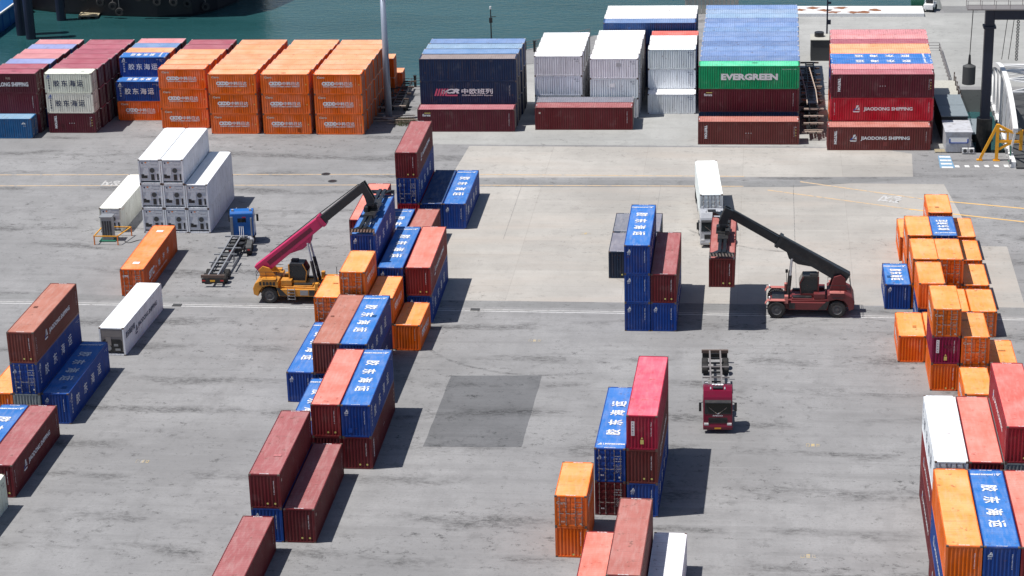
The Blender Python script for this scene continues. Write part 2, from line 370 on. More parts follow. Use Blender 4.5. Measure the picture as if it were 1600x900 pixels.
def side_letters(style, L, H):
    mb = MB(); k = 1 if L > 10 else 0.5; u0 = -L/2
    mats = ['text_white', 'text_dark', 'text_gold', 'text_pink', 'text_cream', 'logo_blue', 'text_orange']
    if style in ('jd', 'jdw'):
        c = 0 if style == 'jd' else 1; c2 = 0 if style == 'jd' else 5
        fr = (0.20, 0.39, 0.57, 0.74) if L > 10 else (0.25, 0.42, 0.59, 0.75)
        for ch, q in zip(JD4, fr): put(mb, ch, u0+L*q, 0.02, 0.95 if L > 10 else 0.78, 0.95 if L > 10 else 0.78, bold=0.017, m=c)
        ship_logo(mb, u0+(0.75 if L > 10 else 0.5), 0.92, 0.46, c2)
        quad(mb, [(u0+0.2, 0.60), (u0+0.95, 0.60), (u0+0.95, 0.63), (u0+0.2, 0.63)], c)
        for i, ch in enumerate(JD4): put(mb, ch, u0+(0.75 if L > 10 else 0.55), 0.38-i*0.32, 0.22, bold=0.03, m=c)
        put(mb, 'JDSU 204518 6', L/2-0.75, 0.95, 0.10, 0.95, m=c); put(mb, '45G1', L/2-0.6, 0.78, 0.10, m=c)
    elif style in ('jdr', 'jdrt'):
        put(mb, 'JIAODONG SHIPPING', u0+L*0.56, 0.02, 0.55, L*0.475, bold=0.035, m=0)
        ship_logo(mb, u0+L*0.25, 0.08, 0.85, 0, m2=5); quad(mb, [(u0+L*0.25-0.1, 0.02), (u0+L*0.25+0.1, 0.02), (u0+L*0.25+0.22, 0.3)], 5)
        if style == 'jdrt': put(mb, 'TRITON', u0+0.95, 0.15, 0.34, 1.65, rot=-90, bold=0.06, m=0)
        else: put(mb, 'JDSU 330871 4', u0+0.45, 0.1, 0.12, 1.5, rot=-90, m=0)
        put(mb, 'TRIU 807443 1', L/2-0.55, 0.25, 0.08, 1.3, rot=-90, m=0)
    elif style == 'triton':
        put(mb, 'TRITON', u0+0.95, 0.15, 0.34, 1.65, rot=-90, bold=0.06, m=0)
        put(mb, 'TRHU 618224 0', L/2-0.62, 0.2, 0.08, 1.3, rot=-90, m=0)
        for i in range(4): put(mb, '■', L/2-0.42, 0.75-i*0.35, 0.10, m=2 if i else 0)
        for i in range(3): put(mb, '●', u0+L*0.5+i*0.3-0.3, 0.0, 0.09, m=0)
    elif style == 'ckdd':
        put(mb, 'Caru', u0+L*0.155, 0.90, 0.28, L*0.155, bold=0.05, m=4)
        put(mb, 'CKDD', u0+L*0.305, 0.10, 0.50, L*0.27, bold=0.075, m=0)
        put(mb, '中韩日达', u0+L*0.63, 0.10, 0.46, L*0.36, bold=0.022, m=0)
        put(mb, 'CHINA KOREA DAILY DIRECT', u0+L*0.50, -0.28, 0.15, L*0.62, bold=0.04, m=0)
        put(mb, 'CARU 212908 7', L/2-0.75, 0.3, 0.07, 1.1, rot=-90, m=4)
        put(mb, '▲', L/2-0.35, 0.0, 0.16, m=2)
    elif style == 'sitc':
        put(mb, 'SITC', u0+L*0.22, 0.05, 0.85, 2.3, bold=0.05, m=0, shear=0.2)
        put(mb, '·', u0+L*0.35, 0.05, 0.25, 0.25, m=0)
        for i, ch in enumerate('新海丰'): put(mb, ch, u0+L*(0.45+0.13*i), 0.05, 0.75, 0.8, bold=0.01, m=0)
        put(mb, 'SITC CONTAINER LINES', u0+L*0.42, -0.75, 0.18, 6.5, m=0)
    elif style == 'evergreen':
        put(mb, 'EVERGREEN', u0+L*0.505, 0.08, 0.82, L*0.565, bold=0.055, m=0)
        put(mb, 'EGHU 912440 3  45G1', L/2-1.2, 1.02, 0.09, 1.7, m=0)
    elif style == 'cr':
        for i in range(5):
            x = u0+2.05+i*0.33; quad(mb, [(x-0.28, -0.42), (x-0.05, -0.42), (x+0.22, 0.52), (x+0.02, 0.52)], 3)
        put(mb, '◎', u0+2.95, 0.08, 0.55, 0.5, m=0)
        quad(mb, [(u0+3.3, -0.44), (u0+4.7, -0.44), (u0+4.75, -0.26), (u0+3.3, -0.26)], 3)
        put(mb, 'CR', u0+4.1, 0.20, 0.62, 1.75, bold=0.06, m=0, shear=0.35)
        put(mb, '中欧班列', u0+7.2, 0.18, 0.66, 3.9, bold=0.035, m=0)
        put(mb, 'CHINA RAILWAY Express', u0+7.2, -0.36, 0.22, 3.9, bold=0.02, m=0)
        put(mb, 'TBJU 552109 4', L/2-0.9, 0.3, 0.10, 1.3, rot=-90, m=0)
    elif style == 'florens':
        put(mb, 'florens', u0+1.15, 0.72, 0.34, 1.0, bold=0.03, m=0); quad(mb, [(u0+0.9, 0.94), (u0+1.65, 0.94), (u0+1.65, 1.03), (u0+0.9, 1.03)], 2)
        put(mb, 'FSCU 700316 2', L/2-0.7, 0.1, 0.09, 1.6, rot=-90, m=0)
    elif style == 'malong':
        put(mb, 'MALONG SHIPPING', u0+L*0.45, -0.1, 0.56, L*0.75, bold=0.03, m=0); put(mb, '马龙', u0+L*0.4, 0.70, 0.3, m=4)
    elif style == 'plain':
        put(mb, 'TGBU 410572 8', L/2-0.7, 0.2, 0.09, 1.5, rot=-90, m=0)
        put(mb, '■', u0+0.6, 0.75, 0.22, m=4)
    elif style == 'whitebox':
        put(mb, 'SEGU 118', L/2-0.75, 0.88, 0.16, 0.55, m=1); put(mb, '22G1', L/2-0.6, 0.62, 0.14, m=1)
    elif style == 'smallblue':
        put(mb, '◢◣', L/2-1.0, 0.72, 0.28, m=0); put(mb, '22G1', L/2-0.9, 0.35, 0.12, m=0)
    elif style == 'reefside':
        put(mb, 'DONGJIN REEFER', u0+0.95, 1.05, 0.13, 0.9, m=6)
    elif style == 'coolside':
        put(mb, '胶东海运冷链', u0+L*0.16, 0.45, 0.60, L*0.22, bold=0.03, m=1)
        put(mb, 'JIAODONG SHIPPING', u0+L*0.60, 0.0, 0.62, L*0.50, bold=0.03, m=1); ship_logo(mb, u0+L*0.30, -0.15, 0.8, 1)
    else: return None
    return mb, mats
def top_letters(style, L, H):
    mb = MB(); mats = ['text_white', 'text_dark', 'text_orange']
    if style != 'jd': 
        if style == 'sitc':
            for s in (-1, 1): quad(mb, [(-0.35, s*4.9-0.3), (0.35, s*4.9-0.3), (0.35, s*4.9+0.3), (-0.35, s*4.9+0.3)], 0)
            return mb, mats
        if style in ('jdr', 'jdrt', 'triton', 'plain', 'ckdd'):
            for s in (-1, 1): put(mb, 'TRIU 4417 22', 0, s*(L/2-0.16), 0.10, 0.75, m=0, bold=0.05)
            return mb, mats
        return None
    if L > 10: pos = (3.1, 5.0, 6.9, 8.7); g = 1.02
    else: pos = (2.0, 2.85, 3.7, 4.5); g = 0.60
    for ch, q in zip(JD4, pos): put(mb, ch, 0, -L/2+q, 1.12, g, rot=90, bold=0.03, m=0)
    ship_logo(mb, -0.85, -L/2+0.85, 0.38, 0); quad(mb, [(-0.58, -L/2+0.66), (-0.54, -L/2+0.66), (-0.54, -L/2+1.04), (-0.58, -L/2+1.04)], 0)
    put(mb, 'JIAODONG SHIPPING', 0.33, -L/2+0.85, 0.30, 1.6, bold=0.07, m=0); put(mb, 'JDSU 4417 22', 0, -L/2+0.16, 0.12, 0.9, m=0, bold=0.07)
    put(mb, 'JDSU 4417 22', 0, L/2-0.16, 0.1, 0.75, m=0, bold=0.05)
    return mb, mats
def end_letters(style, L, H, end):
    mb = MB(); mats = ['text_white', 'text_dark', 'text_gold', 'text_cream', 'text_orange', 'logo_blue']
    if end == 'B':
        c = 1 if style in ('whitebox', 'jdw', 'coolside') else (3 if style in ('ckdd', 'sitc') else 0)
        put(mb, 'TRIU 441722 0', 0.72, 0.35, 0.075, 1.2, rot=-90, m=c, bold=0.02)
        if style == 'jd':
            ship_logo(mb, -0.78, 0.86, 0.36, 0); put(mb, '胶东', -0.78, 0.56, 0.13, m=0)
        if style in ('jdr', 'triton', 'plain', 'jdrt'):
            for u in (0.15, 0.75): put(mb, '●', u, -1.02, 0.17, m=2)
        if style == 'asset':
            quad(mb, [(-0.84, -0.25), (-0.58, -0.25), (-0.58, 0.98), (-0.84, 0.98)], 0)
            for i, ch in enumerate('ASSET'): put(mb, ch, -0.71, 0.83-i*0.24, 0.15, 0.15, m=1, bold=0.04)
            put(mb, '▲', 0.0, -0.42, 0.16, m=2); quad(mb, [(-0.13, -0.95), (0.13, -0.95), (0.13, -0.58), (-0.13, -0.58)], 2)
        return mb, mats
    c = 3 if style in ('ckdd', 'sitc') else 0
    if style == 'ckdd': put(mb, 'Caru', -0.68, 0.72, 0.26, 0.78, bold=0.03, m=3)
    if style == 'sitc': put(mb, 'SITC', -0.65, 0.72, 0.22, 0.6, bold=0.05, m=0)
    if style == 'jd': ship_logo(mb, -0.85, 0.70, 0.34, 0); put(mb, '✦', -0.35, 0.70, 0.22, m=0)
    for i in range(3): put(mb, ('TRIU 441722', '45G1  CN', 'MAX 30480')[i], 0.62, 0.80-i*0.22, 0.09, 0.62, m=c, bold=0.02)
    for i in range(6): put(mb, ('NET', 'TARE', 'CU.M', 'KG', 'LB', 'CAP')[i]+' 4120', 0.68, 0.05-i*0.13, 0.06, 0.5, m=c)
    put(mb, '■■', -0.6, -0.85, 0.12, m=c); put(mb, '■', 0.75, -1.02, 0.14, m=c)
    return mb, mats
_lm = {}
def letter_mesh(style, face, L, H):
    k = (style, face, L, H)
    if k not in _lm:
        r = side_letters(style, L, H) if face in 'RL' else top_letters(style, L, H) if face == 'T' else end_letters(style, L, H, face)
        if r is None: _lm[k] = None
        else:
            mb, mats = r; T = face_T(face, L, H); mb.v = [tuple(T @ Vector(p)) for p in mb.v]
            _lm[k] = mb.mesh('lettering', mats)
    return _lm[k]

# ------------------------------------------------------------------ shipping containers
def corr_pts(a, b_, base, depth, n):
    """n trapezoid pitches between a and b_: list of (along, across)"""
    pts = [(a, base)]; p = (b_-a)/n
    for i in range(n):
        s = a+i*p
        pts += [(s+p*0.14, base), (s+p*0.36, base-depth), (s+p*0.64, base-depth), (s+p*0.86, base)]
    pts.append((b_, base)); return pts
def add_sheet(mb, pts, z0, z1, kind, m=0, flip=False):
    vs = []
    for a, c in pts:
        for z in (z0, z1):
            if kind == 'x': vs.append((c, a, z))       # side wall: across = x, along = y
            elif kind == 'y': vs.append((a, c, z))
            else: vs.append((z, a, c))                 # roof: along y, height c, z0..z1 = x
    fs = []
    for i in range(len(pts)-1):
        q = (2*i, 2*i+2, 2*i+3, 2*i+1); fs.append(tuple(reversed(q)) if flip else q)
    mb.add(vs, fs, m)
NP = {12.19: 42, 13.716: 47, 6.06: 20}
def side_mb(mb, L, H, s, m=0): add_sheet(mb, corr_pts(-L/2+0.15, L/2-0.15, s*(WD/2-0.008), s*0.050, NP[L]), 0.14, H-0.07, 'x', m, s < 0)
def end_mb(mb, L, H, m=0): add_sheet(mb, corr_pts(-WD/2+0.15, WD/2-0.15, L/2-0.012, 0.060, 8), 0.14, H-0.10, 'y', m, True)
def roof_mb(mb, L, H, m=0): add_sheet(mb, corr_pts(-L/2+0.17, L/2-0.17, H-0.016, 0.022, NP[L]), -WD/2+0.03, WD/2-0.03, 'r', m, True)
def frame_mb(mb, L, H, m=0, m2=None):
    m2 = m if m2 is None else m2
    for sx in (-1, 1):
        for sy in (-1, 1): mb.bbox((min(sx*(WD/2), sx*(WD/2-0.15)), min(sy*L/2, sy*(L/2-0.15)), 0.125), (max(sx*(WD/2), sx*(WD/2-0.15)), max(sy*L/2, sy*(L/2-0.15)), H-0.125), m)
        mb.bbox((min(sx*(WD/2-0.004), sx*(WD/2-0.07)), -L/2+0.18, H-0.085), (max(sx*(WD/2-0.004), sx*(WD/2-0.07)), L/2-0.18, H-0.010), m2)
        mb.bbox((min(sx*(WD/2-0.004), sx*(WD/2-0.07)), -L/2+0.18, 0.015), (max(sx*(WD/2-0.004), sx*(WD/2-0.07)), L/2-0.18, 0.15), m)
    for sy in (-1, 1):
        for lo, hi in ((0.015, 0.15), (H-0.12, H-0.010)):
            mb.bbox((-WD/2+0.18, min(sy*(L/2-0.004), sy*(L/2-0.16)), lo), (WD/2-0.18, max(sy*(L/2-0.004), sy*(L/2-0.16)), hi), m2 if lo > 1 else m)
    mb.bbox((-WD/2+0.08, -L/2+0.17, 0.12), (WD/2-0.08, L/2-0.17, 0.17), m)      # floor
def casting_mb(): return MB().box((0, 0, 0), (0.178, 0.162, 0.118))
def door_mb(L, H, s):
    mb = MB(); x0, x1 = (0.012, WD/2-0.16) if s > 0 else (-WD/2+0.16, -0.012); y = -L/2+0.03
    mb.bbox((x0, y, 0.17), (x1, y+0.05, H-0.13))
    for i in range(5):
        z = 0.42+i*(H-0.75)/4.3; mb.bbox((x0+0.06, y-0.022, z), (x1-0.06, y+0.004, z+0.22))
    return mb
def rod_mb(L, H, x):
    mb = MB(); y = -L/2-0.015
    mb.cyl((x, y, 0.10), (x, y, H-0.07), 0.022, n=6)
    for z in (0.2, 0.8, H/2, H-0.9, H-0.2): mb.box((x, y+0.01, z), (0.11, 0.05, 0.07))
    mb.bar((x, y-0.03, 1.15), (x+(0.32 if x < 0 else -0.32), y-0.03, 1.12), 0.035, 0.05)
    return mb
_pm = {}
def pm(key, fn, mats):
    if key not in _pm: _pm[key] = fn().mesh(key[0], mats)
    return _pm[key]
def side_panel(L, H, s): mb = MB(); side_mb(mb, L, H, s); return mb
def end_panel(L, H): mb = MB(); end_mb(mb, L, H); return mb
def roof_panel(L, H): mb = MB(); roof_mb(mb, L, H); return mb
def frame_part(L, H): mb = MB(); frame_mb(mb, L, H); return mb
def whole(L, H):
    mb = MB()
    for s in (-1, 1): side_mb(mb, L, H, s, 0); 
    end_mb(mb, L, H, 0); roof_mb(mb, L, H, 1); frame_mb(mb, L, H, 0, 1)
    for sx in (-1, 1):
        for sy in (-1, 1):
            for z in (0.059, H-0.059): mb.box((sx*(WD/2-0.081), sy*(L/2-0.089), z), (0.162, 0.178, 0.118), 2 if z > 1 else 0)
    for s in (-1, 1): d = door_mb(L, H, s); mb.add(d.v, d.f, 0)
    for x in (-0.85, -0.35, 0.35, 0.85): mb.box((x, -L/2-0.01, H/2), (0.05, 0.05, H-0.3), 3)
    for x in (-1.0, 1.0): pass
    return mb
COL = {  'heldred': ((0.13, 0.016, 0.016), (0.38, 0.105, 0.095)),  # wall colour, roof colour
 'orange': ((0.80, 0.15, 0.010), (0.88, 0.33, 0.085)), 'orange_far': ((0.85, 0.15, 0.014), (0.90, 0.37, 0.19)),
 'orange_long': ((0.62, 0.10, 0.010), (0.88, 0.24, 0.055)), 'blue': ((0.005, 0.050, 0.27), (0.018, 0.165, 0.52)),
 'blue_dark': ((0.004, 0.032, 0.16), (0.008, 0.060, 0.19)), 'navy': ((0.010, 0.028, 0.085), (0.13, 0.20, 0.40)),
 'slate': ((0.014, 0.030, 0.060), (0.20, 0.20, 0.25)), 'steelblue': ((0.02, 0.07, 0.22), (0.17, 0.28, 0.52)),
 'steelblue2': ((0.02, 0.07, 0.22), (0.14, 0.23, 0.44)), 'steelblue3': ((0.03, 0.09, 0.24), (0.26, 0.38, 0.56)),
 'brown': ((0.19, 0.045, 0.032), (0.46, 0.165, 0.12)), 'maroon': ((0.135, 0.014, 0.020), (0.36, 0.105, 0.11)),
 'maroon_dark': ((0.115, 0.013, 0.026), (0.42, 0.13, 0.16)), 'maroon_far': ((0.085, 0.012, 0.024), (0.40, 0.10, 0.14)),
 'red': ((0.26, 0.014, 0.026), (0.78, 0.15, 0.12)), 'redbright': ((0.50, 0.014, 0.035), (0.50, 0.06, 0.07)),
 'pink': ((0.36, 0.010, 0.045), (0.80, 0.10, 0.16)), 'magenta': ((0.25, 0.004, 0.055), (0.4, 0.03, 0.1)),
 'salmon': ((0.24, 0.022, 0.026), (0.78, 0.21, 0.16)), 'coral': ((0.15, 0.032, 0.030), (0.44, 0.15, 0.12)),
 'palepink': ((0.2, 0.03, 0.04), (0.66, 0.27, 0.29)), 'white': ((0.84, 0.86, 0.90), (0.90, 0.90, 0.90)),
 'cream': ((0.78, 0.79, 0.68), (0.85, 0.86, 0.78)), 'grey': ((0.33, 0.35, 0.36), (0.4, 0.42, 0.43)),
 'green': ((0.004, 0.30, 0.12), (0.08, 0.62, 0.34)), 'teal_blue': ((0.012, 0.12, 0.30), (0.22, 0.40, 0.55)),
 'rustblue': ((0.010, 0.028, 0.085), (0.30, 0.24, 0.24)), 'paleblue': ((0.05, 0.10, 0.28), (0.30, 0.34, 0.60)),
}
WORD = {'orange': 'orange', 'orange_far': 'orange', 'orange_long': 'orange', 'blue': 'blue', 'blue_dark': 'dark blue', 'navy': 'navy blue', 'slate': 'slate grey',
 'steelblue': 'faded blue', 'steelblue2': 'dull blue', 'steelblue3': 'pale blue', 'brown': 'brown', 'maroon': 'maroon', 'maroon_dark': 'dark maroon', 'maroon_far': 'maroon',
 'red': 'red', 'redbright': 'bright red', 'pink': 'pink-roofed red', 'magenta': 'magenta', 'salmon': 'salmon-roofed red', 'coral': 'coral-roofed brown', 'palepink': 'pale pink',
 'white': 'white', 'cream': 'cream', 'grey': 'grey', 'green': 'green', 'teal_blue': 'weathered light blue', 'rustblue': 'rusty-roofed navy', 'paleblue': 'pale lilac-blue'}
def jit(c, a=0.07):
    k = 1+rnd.uniform(-a, a); return tuple(min(1, max(0, x*k*(1+rnd.uniform(-a, a)*0.4))) for x in c)
SZ = {'40': 12.19, '45': 13.716, '20': 6.06}
def container(cx, cy, z, rz, size, H, colour, style, label, group, detail=2, faces='RLFBT', name='shipping_container'):
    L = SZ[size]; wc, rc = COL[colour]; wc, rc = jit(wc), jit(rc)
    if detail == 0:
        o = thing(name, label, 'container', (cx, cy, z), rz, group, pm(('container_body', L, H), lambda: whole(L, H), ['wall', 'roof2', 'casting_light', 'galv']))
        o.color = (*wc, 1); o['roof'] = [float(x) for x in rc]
        for fc in faces:
            me = letter_mesh(style, fc, L, H)
            if me: link('lettering', me, o)
        return o
    o = thing(name, label, 'container', (cx, cy, z), rz, group)
    for s in (1, -1): link('side_wall', pm(('side_wall', L, H, s), lambda: side_panel(L, H, s), ['wall']), o, color=wc)
    link('end_wall', pm(('end_wall', L, H), lambda: end_panel(L, H), ['wall']), o, color=wc)
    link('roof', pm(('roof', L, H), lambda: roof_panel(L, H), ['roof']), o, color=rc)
    link('frame', pm(('frame', L, H), lambda: frame_part(L, H), ['wall']), o, color=wc)
    for sx in (-1, 1):
        for sy in (-1, 1):
            for zz in (0.059, H-0.059):
                link('corner_casting', pm(('corner_casting',), casting_mb, ['casting']), o, loc=(sx*(WD/2-0.089), sy*(L/2-0.081), zz))
    if detail == 2:
        for s in (-1, 1):
            d = link('door', pm(('door', L, H, s), lambda: door_mb(L, H, s), ['wall']), o, color=wc)
            for x in (0.35*s, 0.85*s): link('lock_rod', pm(('lock_rod', L, H, x), lambda: rod_mb(L, H, x), ['galv']), d)
    for fc in faces:
        me = letter_mesh(style, fc, L, H)
        if me: link('lettering', me, o)
    if rnd.random() < 0.55:
        mb = MB(); fc = rnd.choice('TTB' if abs(math.sin(rz)) < 0.5 else 'TL'); T = face_T(fc, L, H, 0.004)
        hu, hv = {'T': (WD/2-0.5, L/2-0.9), 'B': (WD/2-0.5, 0.9), 'L': (L/2-1, 0.8)}[fc]
        u, v = rnd.uniform(-hu, hu), rnd.uniform(-hv, hv); a_, b__ = rnd.uniform(0.16, 0.38), rnd.uniform(0.14, 0.34)
        pts = [(u+sx_*a_*rnd.uniform(.8, 1), v+sy_*b__*rnd.uniform(.8, 1)) for sx_, sy_ in ((-1, -1), (1, -1), (1, 1), (-1, 1))]
        mb.add([tuple(T @ Vector((p[0], p[1], 0))) for p in pts], [(0, 1, 2, 3)])
        k_ = rnd.choice((0.45, 0.6, 1.35)); base = rc if fc == 'T' else wc
        link('repair_patch', mb.mesh('repair_patch', ['wall']), o, color=tuple(min(1, c_*k_) for c_ in base))
    return o
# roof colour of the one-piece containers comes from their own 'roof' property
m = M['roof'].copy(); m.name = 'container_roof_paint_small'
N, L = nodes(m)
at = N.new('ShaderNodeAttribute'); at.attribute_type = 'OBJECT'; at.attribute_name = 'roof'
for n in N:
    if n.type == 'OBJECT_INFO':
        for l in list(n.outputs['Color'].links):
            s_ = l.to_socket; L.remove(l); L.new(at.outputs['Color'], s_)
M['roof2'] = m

# ------------------------------------------------------------------ the setting
quay = [(-420, -60), (420, -60), (420, 252.6), (25.2, 252.6), (25.2, 280.5), (420, 280.5), (420, 620), (26.5, 620), (26.5, 325.5),
        (-12, 325.5), (-12, 313), (-24.5, 309), (-33.5, 301), (-43, 297), (-44.5, 281.5), (-420, 278.5)]
g_ = sheet('yard_ground', quay, 0.0, 'yard_asphalt')
qw = MB()
for (x0, y0), (x1, y1) in zip(quay[3:], quay[4:]):
    qw.add([(x0, y0, -0.001), (x1, y1, -0.001), (x1, y1, -9), (x0, y0, -9)], [(0, 1, 2, 3)])
structure(qw.build('quay_wall', ['pier_concrete'], fixn=False))
sheet('harbour_water', [(-3500, 100), (3500, 100), (3500, 6000), (-3500, 6000)], -3.0, 'water')
sheet('concrete_apron', [(-35.5, 201.5), (25.6, 201.8), (25.6, 219.5), (22.6, 219.5), (20.6, 240.4), (-28.9, 240.6), (-36.5, 240.6)], 0.004, 'yard_concrete')
sheet('concrete_apron', [(-36.2, 241.3), (17.3, 243.1), (17.7, 252.1), (13.5, 254.1), (-35.6, 254.0)], 0.004, 'yard_concrete')
sheet('pier_ground', [(-6, 282), (25.15, 282), (25.15, 325.4), (-6, 325.4)], 0.004, 'pier_concrete')
sheet('pier_ground', [(25.15, 282), (410, 282), (410, 322.8), (25.15, 322.8)], 0.004, 'pier_concrete')
sheet('pier_road', [(26.6, 323), (410, 323), (410, 327), (26.6, 327)], 0.004, 'strip_asphalt')
sheet('pier_ground', [(26.6, 327.2), (410, 327.2), (410, 400), (26.6, 400)], 0.004, 'pier_concrete')
sheet('back_concrete', [(-44, 254.6), (24.9, 254.6), (24.9, 281.5), (-11, 281.5), (-11, 300), (-40, 290), (-44, 281)], 0.004, 'pier_concrete')
sheet('asphalt_strip', [(-36.4, 237.9), (-8, 238.5), (4, 238.9), (18.5, 242.6), (17.4, 242.9), (3.5, 241.1), (-8, 241.0), (-36.4, 240.9)], 0.008, 'strip_asphalt')
def ragged(pts, amp, step=0.6):
    out = []
    for a, b_ in zip(pts, pts[1:]+pts[:1]):
        a, b_ = Vector(a), Vector(b_); n = max(1, int((b_-a).length/step)); d = (b_-a).normalized(); nn = Vector((-d.y, d.x)); o_ = 0.0
        for i in range(n):
            o_ = o_*0.7+rnd.uniform(-amp, amp)*0.6; out.append(tuple(a.lerp(b_, i/n)+nn*(o_ if i else 0)))
    return out
sheet('asphalt_patch', ragged([(-28.3, 166.9), (-19.9, 167.3), (-19.7, 182.8), (-28.0, 182.4)], 0.05), 0.004, 'patch_asphalt')
sheet('drain_strip', [(-110, 200.2), (60, 199.6), (60, 201.5), (-35.6, 201.4), (-110, 201.6)], 0.0085, 'strip_asphalt')
def stripe(name, p, q, wd, mat, z=0.013):
    p, q = Vector(p), Vector(q); d = (q-p).normalized(); n = Vector((-d.y, d.x))*wd/2
    return sheet(name, [tuple(p-n), tuple(q-n), tuple(q+n), tuple(p+n)], z, mat)
for y0, y1, mt, wdd in ((199.45, 198.8, 'mark_pale', 0.16), (198.95, 198.4, 'mark_white', 0.12)):
    stripe('drain_line', (-120, y0), (60, y1), wdd, mt)
stripe('lane_line', (-120, 240.0), (-36.6, 242.6), 0.22, 'mark_orange'); stripe('lane_line', (-120, 235.6), (-36.6, 238.6), 0.22, 'mark_orange')
stripe('lane_line', (-36.6, 242.6), (-2, 242.7), 0.24, 'mark_orange'); stripe('lane_line', (-36.6, 238.5), (-2, 239.0), 0.24, 'mark_orange')
for a, b_, c in (((4.4, 240.9), (18.4, 234.8), (45, 227.6)), ((0.7, 237.7), (16.2, 231.4), (45, 222.0))):
    stripe('lane_line', a, b_, 0.28, 'mark_orange'); stripe('lane_line', b_, c, 0.28, 'mark_orange_new', 0.0132)
stripe('concrete_joint', (-11.5, 201.6), (-11.5, 240), 0.03, 'strip_asphalt'); stripe('concrete_joint', (3.6, 201.6), (3.6, 240.3), 0.05, 'mark_tar')
stripe('concrete_joint', (-27.5, 220), (-27.5, 240), 0.035, 'mark_tar')
def painted_word(body, cx, cy, rz, h, wd, mat, z=0.017):
    mb = MB(); put(mb, body, 0, 0, h, wd, bold=0.05)
    me = mb.mesh('road_writing', [mat]); o = link('road_writing', me, None, (cx, cy, z), (0, 0, rz)); structure(o)
painted_word('정지', 14.4, 234.9, R(180-21), 2.7, 2.4, 'mark_pale'); painted_word('정지', -76.0, 238.0, R(180), 2.0, 2.2, 'mark_pale')
for x, y in ((-18.8, 222.1), (-21.2, 191.2), (-51.6, 162.7), (3.9, 148.9), (4.6, 168.9)):
    mb = MB()
    for i in range(3): put(mb, '□■¤'[i], x+i*0.42-0.42, y, 0.6, 0.28)
    structure(link('bay_mark', mb.mesh('bay_mark', ['mark_faint']), loc=(0, 0, 0.016)))
for i in range(8):   # white dashes along the edge of the linkspan approach
    x = 22.6+i*1.13; sheet('dash_mark', [(x-0.22, 246.8+i*0.07), (x+0.3, 246.8+i*0.07), (x+0.24, 247.6+i*0.07), (x-0.28, 247.6+i*0.07)], 0.013, 'mark_white')
sheet('crossing', [(20.6, 246.6), (22.3, 246.6), (22.1, 251.4), (20.7, 251.4)], 0.009, 'mark_blue')
for i in range(4): sheet('crossing_bar', [(20.8, 246.5+i*1.35), (22.1, 246.5+i*1.35), (22.1, 247.1+i*1.35), (20.8, 247.1+i*1.35)], 0.013, 'mark_white')
for x, y in ((-51.2, 242.3), (-49.9, 239.6)):
    mb = MB(); mb.cyl((0, 0, 0), (0, 0, 0.02), 0.55, n=24, m=0); mb.cyl((0, 0, 0.02), (0, 0, 0.03), 0.42, n=24, m=1)
    tag(mb.build('manhole_cover', ['dark_grey', 'black']), 'round dark manhole cover '+('beside the upper' if y > 241 else 'on the lower')+' orange lane line', 'manhole cover', 'manhole covers').location = (x, y, 0)
for x, y in ((-58.0, 199.0), (-27.9, 199.0)):
    mb = MB()
    mb.box((0, 0, 0.03), (0.9, 0.6, 0.03)); mb.bbox((-0.45, -0.3, 0), (0.45, -0.24, 0.05))
    for i in range(5): mb.box((-0.36+i*0.18, 0, 0.05), (0.05, 0.56, 0.012))
    tag(mb.build('drain_grate', ['dark_grey']), 'small dark drain grate on the white gutter line '+('left of the yellow reach stacker' if x < -40 else 'right of the blue and red stack'), 'drain', 'drain grates').location = (x, y, 0.01)

m, b = new_mat('tyre_mark', 0.9, col=(0.09, 0.09, 0.095), spec=0.1); N, L = nodes(m)
g = N.new('ShaderNodeNewGeometry'); tp = N.new('ShaderNodeBsdfTransparent'); mxs = N.new('ShaderNodeMixShader')
L.new(ramp(N, L, noise(N, L, g.outputs['Position'], 0.8, 7, 0.8), 0.44, 0.68, 0.0, 0.42), mxs.inputs[0])
L.new(tp.outputs[0], mxs.inputs[1]); L.new(b.outputs[0], mxs.inputs[2]); L.new(mxs.outputs[0], N['Material Output'].inputs[0]); M['tyre_mark'] = m
def tyre_arc(cx, cy, r, a0, a1, wd=0.35, sq=1.0, k=0):
    n = 28; P = []
    for i in range(n+1):
        a = R(a0+(a1-a0)*i/n); P.append((cx+r*math.cos(a), cy+r*sq*math.sin(a), cx+(r+wd)*math.cos(a), cy+(r+wd)*sq*math.sin(a)))
    mb = MB(); z = 0.019+0.0011*k
    for p, q in zip(P, P[1:]): mb.add([(p[0], p[1], z), (q[0], q[1], z), (q[2], q[3], z), (p[2], p[3], z)], [(0, 1, 2, 3)])
    structure(link('tyre_track', mb.mesh('tyre_track', ['tyre_mark'])))
k = 0
for cx, cy, r, a0, a1 in ((9, 189, 9, 70, 140), (9, 189, 11.3, 65, 150), (5, 151, 12, -60, 40), (5, 151, 14.2, -50, 35), (-20, 196, 13, 215, 290), (-6, 214, 10, 190, 240), (-48, 228, 11, 250, 310), (5, 232, 15, 210, 270)):
    tyre_arc(cx, cy, r, a0, a1, k=k); k += 1

